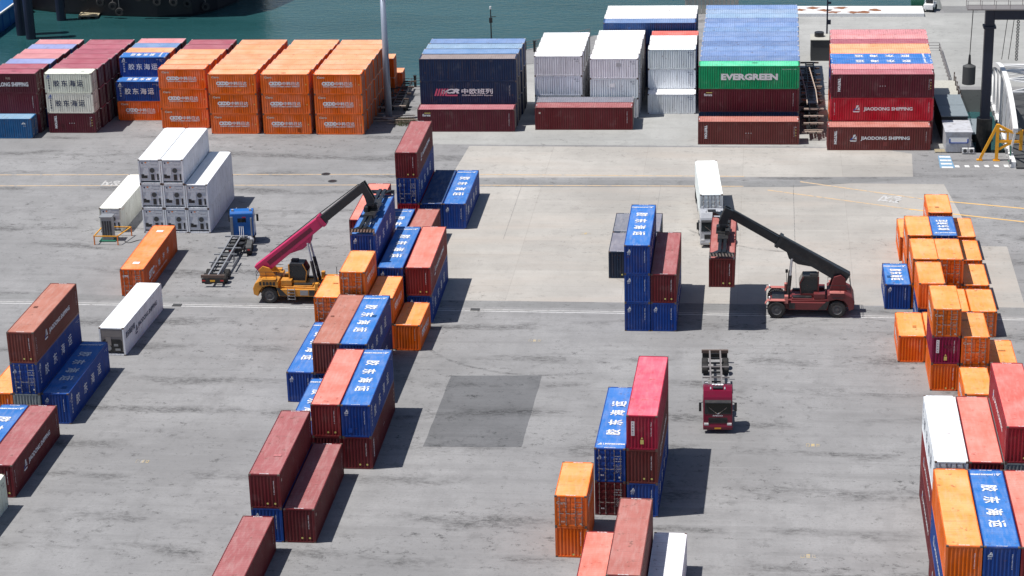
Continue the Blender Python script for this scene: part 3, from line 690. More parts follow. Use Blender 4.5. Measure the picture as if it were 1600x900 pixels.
# ------------------------------------------------------------------ containers: the bays in front
H4, H2, T4, T2 = 2.896, 2.586, 2.9, 2.59
def ybox(x, y, th, size, tier, col, style, flip, label, group, H=None, detail=2, dz=0.0):
    L = SZ[size]; a = R(th); c, s = math.cos(a), math.sin(a)
    step = T2 if size == '20' else T4; H = H or (H2 if size == '20' else H4)
    return container(x+c*WD/2-s*L/2, y+s*WD/2+c*L/2, tier*step+dz, a+(math.pi if flip else 0), size, H, col, style, label, group, detail)
gL, gC, gM, gR = 'containers in the left bay', 'containers in the stepped bay', 'containers in the middle bay', 'containers in the right bay'
ybox(-64.90, 169.75, -0.6, '40', 2, 'brown', 'jdr', 1, 'brown container topping the three-high stack at the left edge', gL)
ybox(-64.92, 169.75, -0.6, '40', 1, 'blue', 'jd', 0, 'blue container with doors showing, under the brown one', gL)
ybox(-64.95, 169.75, -0.6, '40', 0, 'grey', 'plain', 1, 'pale grey container at the foot of the brown and blue stack', gL)
ybox(-62.43, 169.93, 0.0, '40', 0, 'blue', 'jd', 1, 'blue container with shaded roof on the ground right of the brown and blue stack', gL)
ybox(-67.45, 169.80, -0.6, '40', 0, 'orange', 'plain', 1, 'orange container half hidden left of the brown and blue stack', gL)
ybox(-62.63, 155.27, 0.2, '40', 0, 'maroon', 'jdr', 1, 'long dark red container with a ship line name on its side, lower left', gL)
ybox(-65.12, 155.27, 0.2, '40', 0, 'blue', 'jd', 1, 'blue container cut by the left edge, touching the long dark red one', gL)
ybox(-62.90, 141.56, -1.0, '40', 0, 'cream', 'whitebox', 1, 'cream container cut off at the lower left edge', gL)
ybox(-64.32, 201.30, 0.85, '45', 0, 'orange_long', 'sitc', 0, 'extra long orange container with two white roof patches', gL)
ybox(-39.45, 223.00, 0.6, '40', 2, 'maroon', 'jdr', 1, 'maroon container on top of the tall stack behind the yellow stacker', gC)
ybox(-39.42, 223.00, 0.5, '40', 1, 'blue', 'jd', 0, 'blue container with doors showing, directly under the top maroon one', gC)
ybox(-39.42, 223.00, 0.4, '40', 0, 'redbright', 'plain', 1, 'red container at the foot of the maroon-topped stack', gC)
ybox(-36.90, 223.05, 0.2, '40', 0, 'blue_dark', 'plain', 1, 'plain blue container with painted-in roof shade between the maroon-topped stack and the lettered blue one', gC)  # the tall stack's shadow on its roof is put into the colour
ybox(-34.38, 223.07, 0.15, '40', 0, 'blue', 'jd', 1, 'blue container with roof lettering at the right end of the back row', gC)
ybox(-42.05, 209.0, 0.3, '40', 1, 'salmon', 'plain', 1, 'salmon container behind the blue one held by the yellow stacker', gC)
ybox(-42.05, 209.0, 0.3, '40', 0, 'maroon', 'plain', 1, 'maroon container below the salmon one behind the held blue container', gC)
ybox(-39.60, 209.1, 0.0, '40', 0, 'blue', 'jd', 1, 'blue container between the salmon stack and the brown one, roof lettering half hidden', gC)
ybox(-37.05, 209.2, -0.8, '40', 0, 'coral', 'plain', 1, 'brown container in the gap behind the red and blue pair', gC)
ybox(-39.45, 196.30, 0.4, '40', 2, 'blue', 'jd', 1, 'blue container gripped by the yellow reach stacker', gC)
ybox(-39.45, 196.00, 0.3, '40', 1, 'blue', 'jd', 1, 'blue container right under the one gripped by the yellow stacker', gC)
ybox(-39.45, 196.00, 0.3, '40', 0, 'blue', 'jd', 1, 'bottom blue container of the stack the yellow stacker works on', gC)
ybox(-36.68, 194.95, 0.1, '40', 1, 'blue', 'jd', 1, 'blue container with lettered roof beside the salmon-roofed one', gC)
ybox(-36.68, 194.95, 0.1, '40', 0, 'blue', 'jd', 1, 'blue container under the lettered blue one, behind the orange boxes', gC)
ybox(-33.99, 195.05, 0.7, '40', 1, 'salmon', 'jdr', 1, 'salmon-roofed red container stacked on a blue one', gC)
ybox(-33.99, 195.05, 0.7, '40', 0, 'blue', 'jd', 1, 'blue container under the salmon-roofed red one', gC)
ybox(-41.70, 188.40, -0.3, '20', 1, 'orange', 'ckdd', 0, 'short orange container with doors, leftmost of the four-box orange row', gC)
ybox(-41.70, 188.40, -0.3, '20', 0, 'orange', 'ckdd', 0, 'short orange container beneath the leftmost orange one', gC)
ybox(-39.12, 188.30, -0.3, '20', 2, 'orange', 'ckdd', 0, 'short orange container topping the three-high orange stack beside the held blue one', gC)
ybox(-39.12, 188.30, -0.3, '20', 1, 'orange', 'ckdd', 0, 'middle short orange container of the three-high orange stack', gC)
ybox(-39.12, 188.30, -0.3, '20', 0, 'orange', 'ckdd', 0, 'bottom short orange container of the three-high orange stack', gC)
ybox(-36.62, 188.35, -0.4, '20', 1, 'orange', 'ckdd', 1, 'short orange container with shade across half its roof, two tiers high', gC)
ybox(-36.62, 188.35, -0.4, '20', 0, 'orange', 'ckdd', 1, 'short orange container under the half-shaded one', gC)
ybox(-34.12, 188.17, -0.9, '20', 0, 'orange', 'ckdd', 1, 'lone short orange container on the ground at the right end of the orange row', gC)
ybox(-41.80, 175.70, -0.9, '40', 0, 'blue', 'jd', 1, 'blue container on the ground left of the brown and blue pair', gC)
ybox(-39.27, 175.50, -0.9, '40', 1, 'brown', 'plain', 1, 'plain brown-roofed container beside a lettered blue one, middle of the stepped bay', gC)
ybox(-39.27, 175.50, -0.9, '40', 0, 'blue_dark', 'jd', 1, 'dark blue container under the plain brown-roofed one', gC)
ybox(-36.77, 175.42, -0.5, '40', 1, 'blue', 'jd', 1, 'lettered blue container right of the plain brown-roofed one', gC)
ybox(-36.77, 175.42, -0.5, '40', 0, 'blue_dark', 'jd', 1, 'blue container under the lettered one, behind the salmon and blue pair', gC)
ybox(-39.26, 162.3, 0.0, '40', 0, 'blue', 'jd', 1, 'low blue container mostly hidden left of the salmon-roofed one', gC)
ybox(-36.74, 162.18, 0.2, '40', 1, 'salmon', 'plain', 1, 'salmon-roofed red container left of a lettered blue one, lower centre', gC)
ybox(-36.74, 162.18, 0.2, '40', 0, 'maroon', 'plain', 1, 'maroon container beneath the salmon-roofed one, lower centre', gC)
ybox(-34.21, 162.20, 0.5, '40', 1, 'blue', 'jd', 1, 'lettered blue container stacked on a dark maroon one', gC)
ybox(-34.21, 162.20, 0.5, '40', 0, 'maroon', 'triton', 1, 'dark maroon container supporting the lettered blue one', gC)
ybox(-38.92, 148.78, 0.0, '40', 1, 'maroon', 'plain', 1, 'maroon container standing on a blue one, lower left of the stepped bay', gC)
ybox(-38.92, 148.78, 0.0, '40', 0, 'blue', 'jd', 1, 'blue container nearly hidden under the maroon one', gC)
ybox(-36.38, 148.80, 0.2, '40', 0, 'maroon', 'plain', 1, 'maroon container on the ground, roof striped with shade', gC)
ybox(-39.34, 135.34, -0.4, '40', 0, 'maroon', 'plain', 1, 'maroon container cut by the bottom edge, nearest of the stepped bay', gC)
# middle bay
ybox(-12.82, 194.05, 0.0, '40', 2, 'blue', 'jd', 1, 'top blue container of the three-high blue stack in mid yard', gM)
ybox(-12.82, 194.05, 0.0, '40', 1, 'blue', 'jd', 1, 'middle blue container of the three-high blue stack in mid yard', gM)
ybox(-12.82, 194.05, 0.0, '40', 0, 'blue', 'jd', 1, 'bottom blue container of the three-high blue stack in mid yard', gM)
ybox(-10.32, 194.10, 0.0, '40', 1, 'maroon', 'plain', 1, 'dark red container beside the three-high blue stack', gM)
ybox(-10.32, 194.10, 0.0, '40', 0, 'blue', 'jd', 1, 'blue container under the dark red one, right of the blue stack', gM)
for i, (x, y) in enumerate(((-15.35, 208.4), (-15.35, 214.6), (-12.85, 208.5), (-12.85, 214.7))):
    ybox(x, y, 0.0, '20', 0, 'slate', 'plain', 1, ('short slate grey container, near one of the pair left of the blue stack', 'short slate grey container, far one of the pair left of the blue stack',
         'short slate grey container hidden behind the blue stack, near one', 'short slate grey container behind the blue stack, far one with its corner showing')[i], gM, H=2.88)
ybox(-10.18, 154.80, -1.4, '40', 2, 'pink', 'asset', 1, 'bright pink-roofed red container topping its three-high stack', gM)
ybox(-10.18, 154.80, -1.4, '40', 1, 'coral', 'jdr', 1, 'faded red container between the pink-roofed one and a blue one', gM)
ybox(-10.18, 154.80, -1.4, '40', 0, 'blue', 'jd', 1, 'blue container at the foot of the pink-topped stack', gM)
ybox(-12.72, 154.93, -1.3, '40', 1, 'blue', 'jd', 0, 'lettered blue container with doors beside the pink-topped stack', gM)
ybox(-12.72, 154.93, -1.3, '40', 0, 'maroon', 'plain', 0, 'dark red container with doors under the lettered blue one', gM)
ybox(-15.18, 147.63, -0.8, '20', 1, 'orange', 'ckdd', 0, 'short orange container with doors, upper of the pair near the bottom', gM)
ybox(-15.18, 147.63, -0.8, '20', 0, 'orange', 'plain', 1, 'short orange container with ribbed end, lower of the pair near the bottom', gM)
ybox(-10.36, 134.20, -1.1, '40', 1, 'coral', 'plain', 1, 'long reddish container two tiers high, cut by the bottom edge', gM)
ybox(-10.36, 134.20, -1.1, '40', 0, 'maroon', 'plain', 1, 'container hidden beneath the long reddish one at the bottom edge', gM)
ybox(-12.94, 134.30, -1.1, '40', 0, 'salmon', 'plain', 1, 'salmon container low on the left of the long reddish one', gM)
ybox(-7.84, 134.39, -1.1, '40', 0, 'white', 'whitebox', 1, 'white container low on the right of the long reddish one', gM)
# right bay, short boxes
O = 'orange'
for x, y, t, col, st, fl, lb in (
    (12.62, 187.45, 0, O, 'ckdd', 1, 'short orange container on the ground, left end of the second orange row'),
    (15.12, 187.6, 0, O, 'ckdd', 1, 'short orange container wedged between the outer orange one and the tall stack'),
    (15.10, 181.0, 2, O, 'ckdd', 0, 'short orange container with doors on top of a magenta one'),
    (15.10, 181.0, 1, 'magenta', 'asset', 1, 'short magenta container in the middle of an orange stack'),
    (15.10, 181.0, 0, O, 'plain', 1, 'short orange container with ribbed end under the magenta one'),
    (17.66, 181.0, 1, O, 'ckdd', 0, 'short orange container with doors right of the magenta one'),
    (17.66, 181.0, 0, O, 'ckdd', 0, 'short orange container under the doored one right of the magenta'),
    (20.2, 180.9, 0, O, 'plain', 1, 'low short orange container behind the paint-stained red roof'),
    (17.5, 174.4, 0, O, 'ckdd', 1, 'low short orange container squeezed behind the white and red pair'),
    (19.62, 193.9, 0, O, 'ckdd', 0, 'low short orange container with doors at the right end beside its shadow'),
    (17.1, 193.9, 0, O, 'ckdd', 0, 'low short orange container showing a roof strip behind the magenta stack'),
    (14.78, 194.3, 1, O, 'plain', 1, 'short orange container with ribbed end, second row, stacked on blue'),
    (14.78, 194.3, 0, 'blue', 'jd', 1, 'short blue container under the orange one, barely showing'),
    (19.55, 200.9, 0, O, 'ckdd', 0, 'low short orange container with slanting shade on its roof'),
    (17.0, 201.0, 1, O, 'ckdd', 0, 'short orange container with doors facing over the second row'),
    (17.0, 201.0, 0, O, 'ckdd', 0, 'short orange container beneath the doored one of the third row'),
    (14.62, 201.0, 1, O, 'ckdd', 1, 'short orange container left of the doored one, third row'),
    (14.62, 201.0, 0, O, 'ckdd', 1, 'short orange container under the left one of the third row'),
    (12.05, 200.8, 0, 'blue', 'jd', 1, 'short blue container standing alone on the left of the orange bay'),
    (19.5, 208.0, 0, O, 'ckdd', 0, 'low short orange container at the right of the third row, far side'),
    (16.95, 207.9, 1, 'blue', 'jd', 0, 'short blue container with lettered roof between orange ones'),
    (16.95, 207.9, 0, O, 'ckdd', 0, 'short orange container beneath the lettered blue roof'),
    (14.5, 207.9, 1, O, 'ckdd', 1, 'short orange container left of the lettered blue roof'),
    (14.5, 207.9, 0, O, 'ckdd', 1, 'short orange container under the one left of the lettered blue roof'),
    (19.45, 215.0, 0, O, 'ckdd', 1, 'low short orange container right of the lettered blue roof'),
    (16.98, 215.0, 1, O, 'ckdd', 1, 'farthest short orange container, standing out at the back of the bay'),
    (16.98, 215.0, 0, O, 'ckdd', 1, 'short orange container under the farthest orange one'),
    (14.2, 214.6, 0, O, 'ckdd', 1, 'low short orange container at the far left corner of the orange bay')):
    ybox(x, y, 0.3, '20', t, col, st, fl, lb, gR)
# right bay, long boxes
for x, y, t, col, st, fl, lb in (
    (12.89, 147.69, 2, 'white', 'jdw', 0, 'long white container on top behind the orange and blue pair'),
    (12.89, 147.69, 1, 'salmon', 'jdr', 1, 'dark red lettered container under the long white one'),
    (12.89, 147.69, 0, 'maroon', 'jdr', 1, 'lowest dark red lettered container under the long white one'),
    (15.40, 147.69, 2, 'salmon', 'plain', 1, 'salmon-roofed container between the long white one and the paint-stained one'),
    (15.40, 147.69, 1, 'maroon', 'plain', 1, 'container in the middle under the salmon roof, right bay'),
    (15.40, 147.69, 0, 'maroon', 'plain', 1, 'container at the bottom under the salmon roof, right bay'),
    (17.92, 147.69, 3, 'red', 'jdr', 1, 'highest red container with bright paint stains on its roof'),
    (17.92, 147.69, 2, 'grey', 'plain', 1, 'grey container directly under the paint-stained red one'),
    (17.92, 147.69, 1, 'blue', 'jd', 1, 'container two below the paint-stained red one'),
    (17.92, 147.69, 0, 'maroon', 'plain', 1, 'container at the foot of the paint-stained red stack'),
    (12.75, 134.37, 2, 'orange', 'plain', 1, 'long orange-roofed container in the lower right corner'),
    (12.75, 134.37, 1, 'blue', 'jdr', 1, 'blue container with white lettering under the long orange-roofed one'),
    (12.75, 134.37, 0, 'maroon', 'jdr', 1, 'dark red lettered container at the foot of the lower right stack'),
    (15.26, 134.37, 2, 'blue', 'jd', 1, 'lettered blue container beside the long orange-roofed one, lower right'),
    (15.26, 134.37, 1, 'blue', 'jd', 1, 'container in the middle under the lower right blue one'),
    (15.26, 134.37, 0, 'maroon', 'plain', 1, 'container at the bottom under the lower right blue one'),
    (17.77, 134.37, 2, 'salmon', 'plain', 1, 'salmon-roofed container cut by the right edge at the bottom'),
    (17.77, 134.37, 1, 'maroon', 'plain', 1, 'container in the middle of the salmon-topped stack at the right edge'),
    (17.77, 134.37, 0, 'maroon', 'plain', 1, 'container at the foot of the salmon-topped stack at the right edge')):
    ybox(x, y, 0.2, '40', t, col, st, fl, lb, gR)

# ------------------------------------------------------------------ refrigerated containers
def reefer(x, y, th, H, z, label, group, kind='unit', body=(0.82, 0.84, 0.88), style=None):
    L = 12.19; a = R(th); c, s = math.cos(a), math.sin(a)
    o = thing('refrigerated_container', label, 'container', (x+c*WD/2-s*L/2, y+s*WD/2+c*L/2, z), a, group)
    def wallp(sx):
        mb = MB(); X = sx*(WD/2-0.012); mb.bbox((min(X, X-sx*0.06), -L/2+0.16, 0.13), (max(X, X-sx*0.06), L/2-0.16, H-0.05))
        for i in range(60):
            yy = -L/2+0.3+i*(L-0.6)/59; mb.box((X+sx*0.004, yy, H/2), (0.012, 0.03, H-0.35))
        return mb
    for sx in (-1, 1): link('side_wall', pm(('side_wall', 'reefer', H, sx), lambda: wallp(sx), ['wall']), o, color=body)
    rf = lambda: MB().bbox((-WD/2+0.03, -L/2+0.12, H-0.07), (WD/2-0.03, L/2-0.12, H-0.012))
    link('roof', pm(('roof', 'reefer', H), rf, ['white_clean']), o)
    link('frame', pm(('frame', L, H), lambda: frame_part(L, H), ['wall']), o, color=body)
    link('end_wall', pm(('end_wall', 'reefer', H), lambda: MB().bbox((-WD/2+0.15, L/2-0.08, 0.14), (WD/2-0.15, L/2-0.03, H-0.12)), ['wall']), o, color=body)
    for sx in (-1, 1):
        for sy in (-1, 1):
            for zz in (0.059, H-0.059):
                link('corner_casting', pm(('corner_casting',), casting_mb, ['casting']), o, loc=(sx*(WD/2-0.089), sy*(L/2-0.081), zz))
    y0 = -L/2
    def unit():
        mb = MB()
        mb.bbox((-1.05, y0+0.06, 0.35), (1.05, y0+0.14, H-0.14), 0)
        mb.bbox((-1.0, y0+0.02, H*0.68), (1.0, y0+0.06, H-0.2), 0); mb.bbox((-0.62, y0+0.005, H*0.36), (-0.1, y0+0.06, H*0.66), 0)
        return mb
    u = link('cooling_unit', pm(('cooling_unit', H), unit, ['unit_grey' if kind == 'unit' else 'galv']), o)
    def grille(lo, hi):
        mb = MB()
        return mb.bbox((lo[0], y0+0.035, H*lo[1]), (hi[0], y0+0.058, H*hi[1]))
    if kind == 'unit':
        for lo, hi in (((-0.95, 0.24), (-0.30, 0.40)), ((0.12, 0.16), (0.48, 0.40)), ((0.78, 0.17), (0.95, 0.42)), ((-0.42, 0.48), (-0.18, 0.66))):
            link('vent_opening', pm(('vent_opening', H, lo), lambda: grille(lo, hi), ['black']), u)
        link('fan', pm(('fan', H), lambda: MB().cyl((0.28, y0+0.01, H*0.56), (0.28, y0+0.06, H*0.56), 0.27, n=18), ['dark_grey']), u)
        def badge():
            mb = MB(); T = face_T('F', L, H, -0.0); 
            put(mb, '▬', 0, H*0.40, 0.10, 0.22, m=0) ; put(mb, '●', -0.75, H*0.36, 0.2, 0.18, m=1); put(mb, '●', -0.38, H*0.38, 0.15, 0.2, m=2); put(mb, 'REEFER UNIT', 0.6, H*0.29, 0.09, 0.65, m=1)
            mb.v = [tuple(T @ Vector(p)) for p in mb.v]; return mb
        link('lettering', pm(('lettering', 'unit', H), badge, ['text_white', 'text_dark', 'text_orange']), u)
    else:
        def hole():
            mb = MB(); pts = [(-0.95, 0.42), (-0.9, 0.32), (0.88, 0.32), (0.96, 0.42), (0.96, 1.45), (0.82, 1.62), (-0.78, 1.62), (-0.95, 1.45)]
            mb.prism(pts, 'y', y0+0.03, y0+0.055); return mb
        h_ = link('machinery_bay', pm(('machinery_bay', H), hole, ['black']), u)
        def mach():
            mb = MB(); mb.cyl((-0.4, y0+0.0, 0.75), (-0.4, y0+0.03, 0.75), 0.28, n=14); mb.box((0.35, y0+0.01, 1.05), (0.4, 0.03, 0.22)); mb.box((0.5, y0+0.01, 0.6), (0.5, 0.03, 0.2)); return mb
        link('compressor', pm(('compressor', H), mach, ['steel_grey']), h_)
    if style:
        me = letter_mesh(style, 'R', L, H)
        if me: link('lettering', me, o)
    return o
gF = 'white refrigerated containers in the stack'
for t in range(3):
    for cidx in range(3):
        if t == 2 and cidx == 2: continue
        reefer(-67.35+2.52*cidx, 220.75, 0.8, 2.79, t*2.8,
               'white refrigerated container, '+('bottom', 'middle', 'top')[t]+' tier, '+('left', 'middle', 'right')[cidx]+' column of the white stack', gF)
reefer(-72.2, 220.7, 0.3, 2.79, 0, 'cream-sided refrigerated container standing alone by the power post', 'refrigerated containers standing alone', body=(0.74, 0.74, 0.66), style='reefside')
reefer(-61.95, 185.75, -1.9, 2.80, 0, 'white refrigerated container with dark lettering and an open machinery bay', 'refrigerated containers standing alone', kind='bay', style='coolside')

# ------------------------------------------------------------------ containers: the long blocks along the quay
def block(x0, x1, y0, pitch, rows, size, tiers, th, style0, where, group, colours, step, H, H_=None, front_detail=2):
    """rows of boxes lying across; colours(row, tier) -> (colour, style) or None"""
    L = SZ[size]
    for r in range(rows):
        f = r/max(1, rows-1); x = x0+(x1-x0)*f+rnd.uniform(-0.05, 0.05); y = y0+pitch*r
        for t in range(tiers):
            cs = colours(r, t)
            if cs is None: continue
            col, st = cs; a = R(th); c, s = math.cos(a), math.sin(a)
            word = WORD[col]; tw = ('bottom', 'middle', 'top')[t] if tiers == 3 else 'single'
            rw = ('front', 'second', 'third', 'fourth', 'fifth', 'sixth', 'seventh', 'eighth', 'ninth', 'tenth', 'eleventh', 'twelfth', 'thirteenth')[r]
            container(x+c*L/2-s*WD/2, y+s*L/2+c*WD/2, t*step, a+R(90), size, H, col, st,
                      ('%s container, %s, %s row, %s' % (word, tw, rw, where)) if tiers > 1 else '%s long container, %s row, on %s' % (word, rw, where), group, front_detail if r == 0 else 0, 'LFT' if r == 0 else 'LT' if st == 'jd' else '')
g1 = 'containers in the blocks along the left quay'
def cA(r, t):
    if r == 0: return (('maroon_dark', 'plain'), ('maroon_dark', 'plain'), ('maroon_far', 'malong'))[t]
    return ((('maroon_far', 'blue_dark', 'maroon_far')[(r+t) % 3]) if t < 2 else ('maroon_far', 'maroon_far', 'paleblue', 'palepink', 'palepink', 'paleblue', 'palepink')[r], 'plain')
block(-97.05, -96.0, 258.3, 2.51, 7, '20', 3, 0.8, '', 'the maroon block at the far left', g1, cA, T2, H2)
block(-97.4, -97.4, 255.8, 2.5, 1, '20', 1, 0.8, '', 'the ground at the far left', g1, lambda r, t: ('teal_blue', 'smallblue'), T2, H2)
def cB(r, t):
    if r == 0: return (('maroon_dark', 'triton'), ('cream', 'jdw'), ('cream', 'jdw'))[t]
    return ('maroon_far', 'plain')
block(-89.95, -89.05, 258.4, 2.49, 7, '20', 3, 0.8, '', 'block with two cream fronts', g1, cB, T2, H2)
def cC(r, t):
    if r == 0: return (('orange_far', 'ckdd'), ('blue', 'jd'), None)[t]
    if t == 2: return (None, ('blue', 'jd'), ('orange_far', 'plain'), ('steelblue', 'plain'), ('palepink', 'plain'))[r]
    return (('orange_far', 'ckdd'), ('maroon_far', 'plain'))[r > 2]
block(-82.6, -82.2, 264.15, 2.455, 5, '20', 3, 0.9, '', 'block with lettered blue fronts', g1, cC, T2, H2)
def cD(r, t): return (('orange_far', 'ckdd'), ('maroon_far', 'plain'))[r > 3]
block(-75.88, -75.2, 260.7, 2.54, 6, '20', 3, 1.1, '', 'orange block behind the white stack', g1, cD, T2, H2)
for nm, xa, xb in (('left block of the three deep orange blocks', -68.95, -68.35), ('middle block of the three deep orange blocks', -62.2, -61.4), ('the orange block by the lamp post', -55.48, -54.95)):
    block(xa, xb, 258.4, 2.49, 7, '20', 3, 0.9, '', nm, g1, lambda r, t: ('orange_far', 'ckdd'), T2, H2)
for x, y, t, lb in ((-54.45, 276.05, 0, 'bottom'), (-54.45, 276.05, 1, 'middle'), (-53.8, 278.55, 0, 'rear')):
    L = 6.06; a = R(1.0); container(x+math.cos(a)*L/2, y+WD/2, t*T2, a+R(90), '20', H2, 'orange_far', 'ckdd', lb+' orange container stepping out behind the orange block by the lamp post', g1, 0, '')
g2 = 'containers in the blocks along the middle quay'
def cN(r, t):
    if r == 0: return (('navy', 'plain'), ('navy', 'cr'), ('rustblue', 'none'))[t]
    return (('navy', 'steelblue', 'steelblue3', 'steelblue')[(r)] if t == 2 else 'navy', 'none')
block(-42.82, -42.6, 262.45, 2.62, 4, '40', 3, 1.2, '', 'the navy railway block', g2, cN, T4, H4)
block(-42.82, -42.8, 259.86, 2.5, 1, '40', 1, 1.2, '', 'the ground in front of the navy block', g2, lambda r, t: ('maroon_dark', 'florens'), T4, H4)
block(-28.21, -28.25, 261.0, 2.49, 2, '40', 1, 1.1, '', 'the ground before the white blocks', g2, lambda r, t: (('maroon', 'slate')[r], 'plain'), T4, H4)
wh = lambda r, t: ('white', 'whitebox')
block(-28.8, -28.75, 267.5, 2.46, 5, '20', 3, 1.0, '', 'the left white block', g2, wh, T2, H2)
block(-21.65, -21.55, 266.3, 2.46, 6, '20', 3, 1.0, '', 'the middle white block', g2, wh, T2, H2)
block(-14.6, -14.54, 270.9, 2.46, 4, '20', 3, 1.0, '', 'the right white block', g2, lambda r, t: ('red' if r == 3 else 'white', 'whitebox' if r < 3 else 'plain'), T2, H2)
block(-14.57, -14.57, 268.4, 2.46, 1, '20', 1, 1.0, '', 'the ground before the right white block', g2, wh, T2, H2)
block(-21.05, -21.05, 281.2, 2.46, 4, '40', 3, 0.9, '', 'the block behind the white blocks', g2, lambda r, t: ('steelblue' if r == 0 else ('white', 'white', 'white')[t], 'none'), T4, H4)
g3 = 'containers in the blocks along the right quay'
def cE(r, t):
    if r == 0: return (('navy', 'none'), ('maroon_dark', 'florens'), ('green', 'evergreen'))[t]
    return (('steelblue2', 'steelblue', 'steelblue', 'steelblue2', 'steelblue', 'steelblue', 'steelblue', 'steelblue', 'steelblue2', 'steelblue3', 'steelblue3', 'steelblue')[r-1] if t == 2 else 'steelblue2', 'none')
block(-7.76, -7.7, 259.44, 2.456, 13, '40', 3, 0.9, '', 'the block with the green container', g3, cE, T4, H4)
block(-7.8, -7.8, 255.2, 2.46, 1, '40', 1, 1.0, '', 'the ground before the green container block', g3, lambda r, t: ('coral', 'triton'), T4, H4)
def cJ(r, t):
    if r == 0: return (('maroon', 'plain'), ('redbright', 'jdr'), ('maroon_dark', 'triton'))[t]
    if t == 2: return ('', 'palepink', 'blue', 'blue', 'orange_far', 'orange_far', 'maroon_far', 'palepink', 'palepink')[r], ('jd' if r in (2, 3) else 'none')
    return ('maroon_far', 'blue_dark', 'orange_far', 'maroon_far')[(r*2+t) % 4], 'none'
block(8.14, 8.44, 255.75, 2.452, 9, '40', 3, 0.95, '', 'the striped block at the right', g3, cJ, T4, H4)
block(7.76, 7.76, 253.2, 2.46, 1, '40', 1, 0.95, '', 'the ground before the striped block', g3, lambda r, t: ('coral', 'jdrt'), T4, H4)

# ------------------------------------------------------------------ wheels shared by the vehicles
def wheel(parent, x, y, r, wd, z=None, axis_y=True):
    """tyre with its axle along local x"""
    z = r if z is None else z
    k = ('wheel', round(r, 3), round(wd, 3))
    def tyre():
        mb = MB(); T = Matrix.Rotation(R(90), 4, 'Z')
        prof = [(-wd/2, r*0.58), (-wd/2, r*0.86), (-wd*0.40, r*0.97), (-wd*0.2, r), (wd*0.2, r), (wd*0.40, r*0.97), (wd/2, r*0.86), (wd/2, r*0.58)]
        mb.lathe_y((0, 0, 0), prof, 24, 0, T)
        for i in range(24):
            a = 2*math.pi*i/24; mb.box((0, 0, 0), (wd*0.86, r*0.09, r*0.04), 0, Matrix.Rotation(a, 4, 'X') @ Matrix.Translation((0, 0, r*1.0)))
        return mb
    def rim():
        mb = MB(); T = Matrix.Rotation(R(90), 4, 'Z')
        for s in (-1, 1):
            mb.lathe_y((0, 0, 0), [(s*wd*0.47, r*0.60), (s*wd*0.36, r*0.52), (s*wd*0.30, r*0.30), (s*wd*0.42, r*0.22), (s*wd*0.44, 0.001)], 18, 0, T)
        return mb
    if k not in _pm: _pm[k] = tyre().mesh('wheel', ['rubber'])
    if ('rim',)+k not in _pm: _pm[('rim',)+k] = rim().mesh('rim', ['rim'])
    o = link('wheel', _pm[k], parent, loc=(x, y, z)); link('rim', _pm[('rim',)+k], o); return o

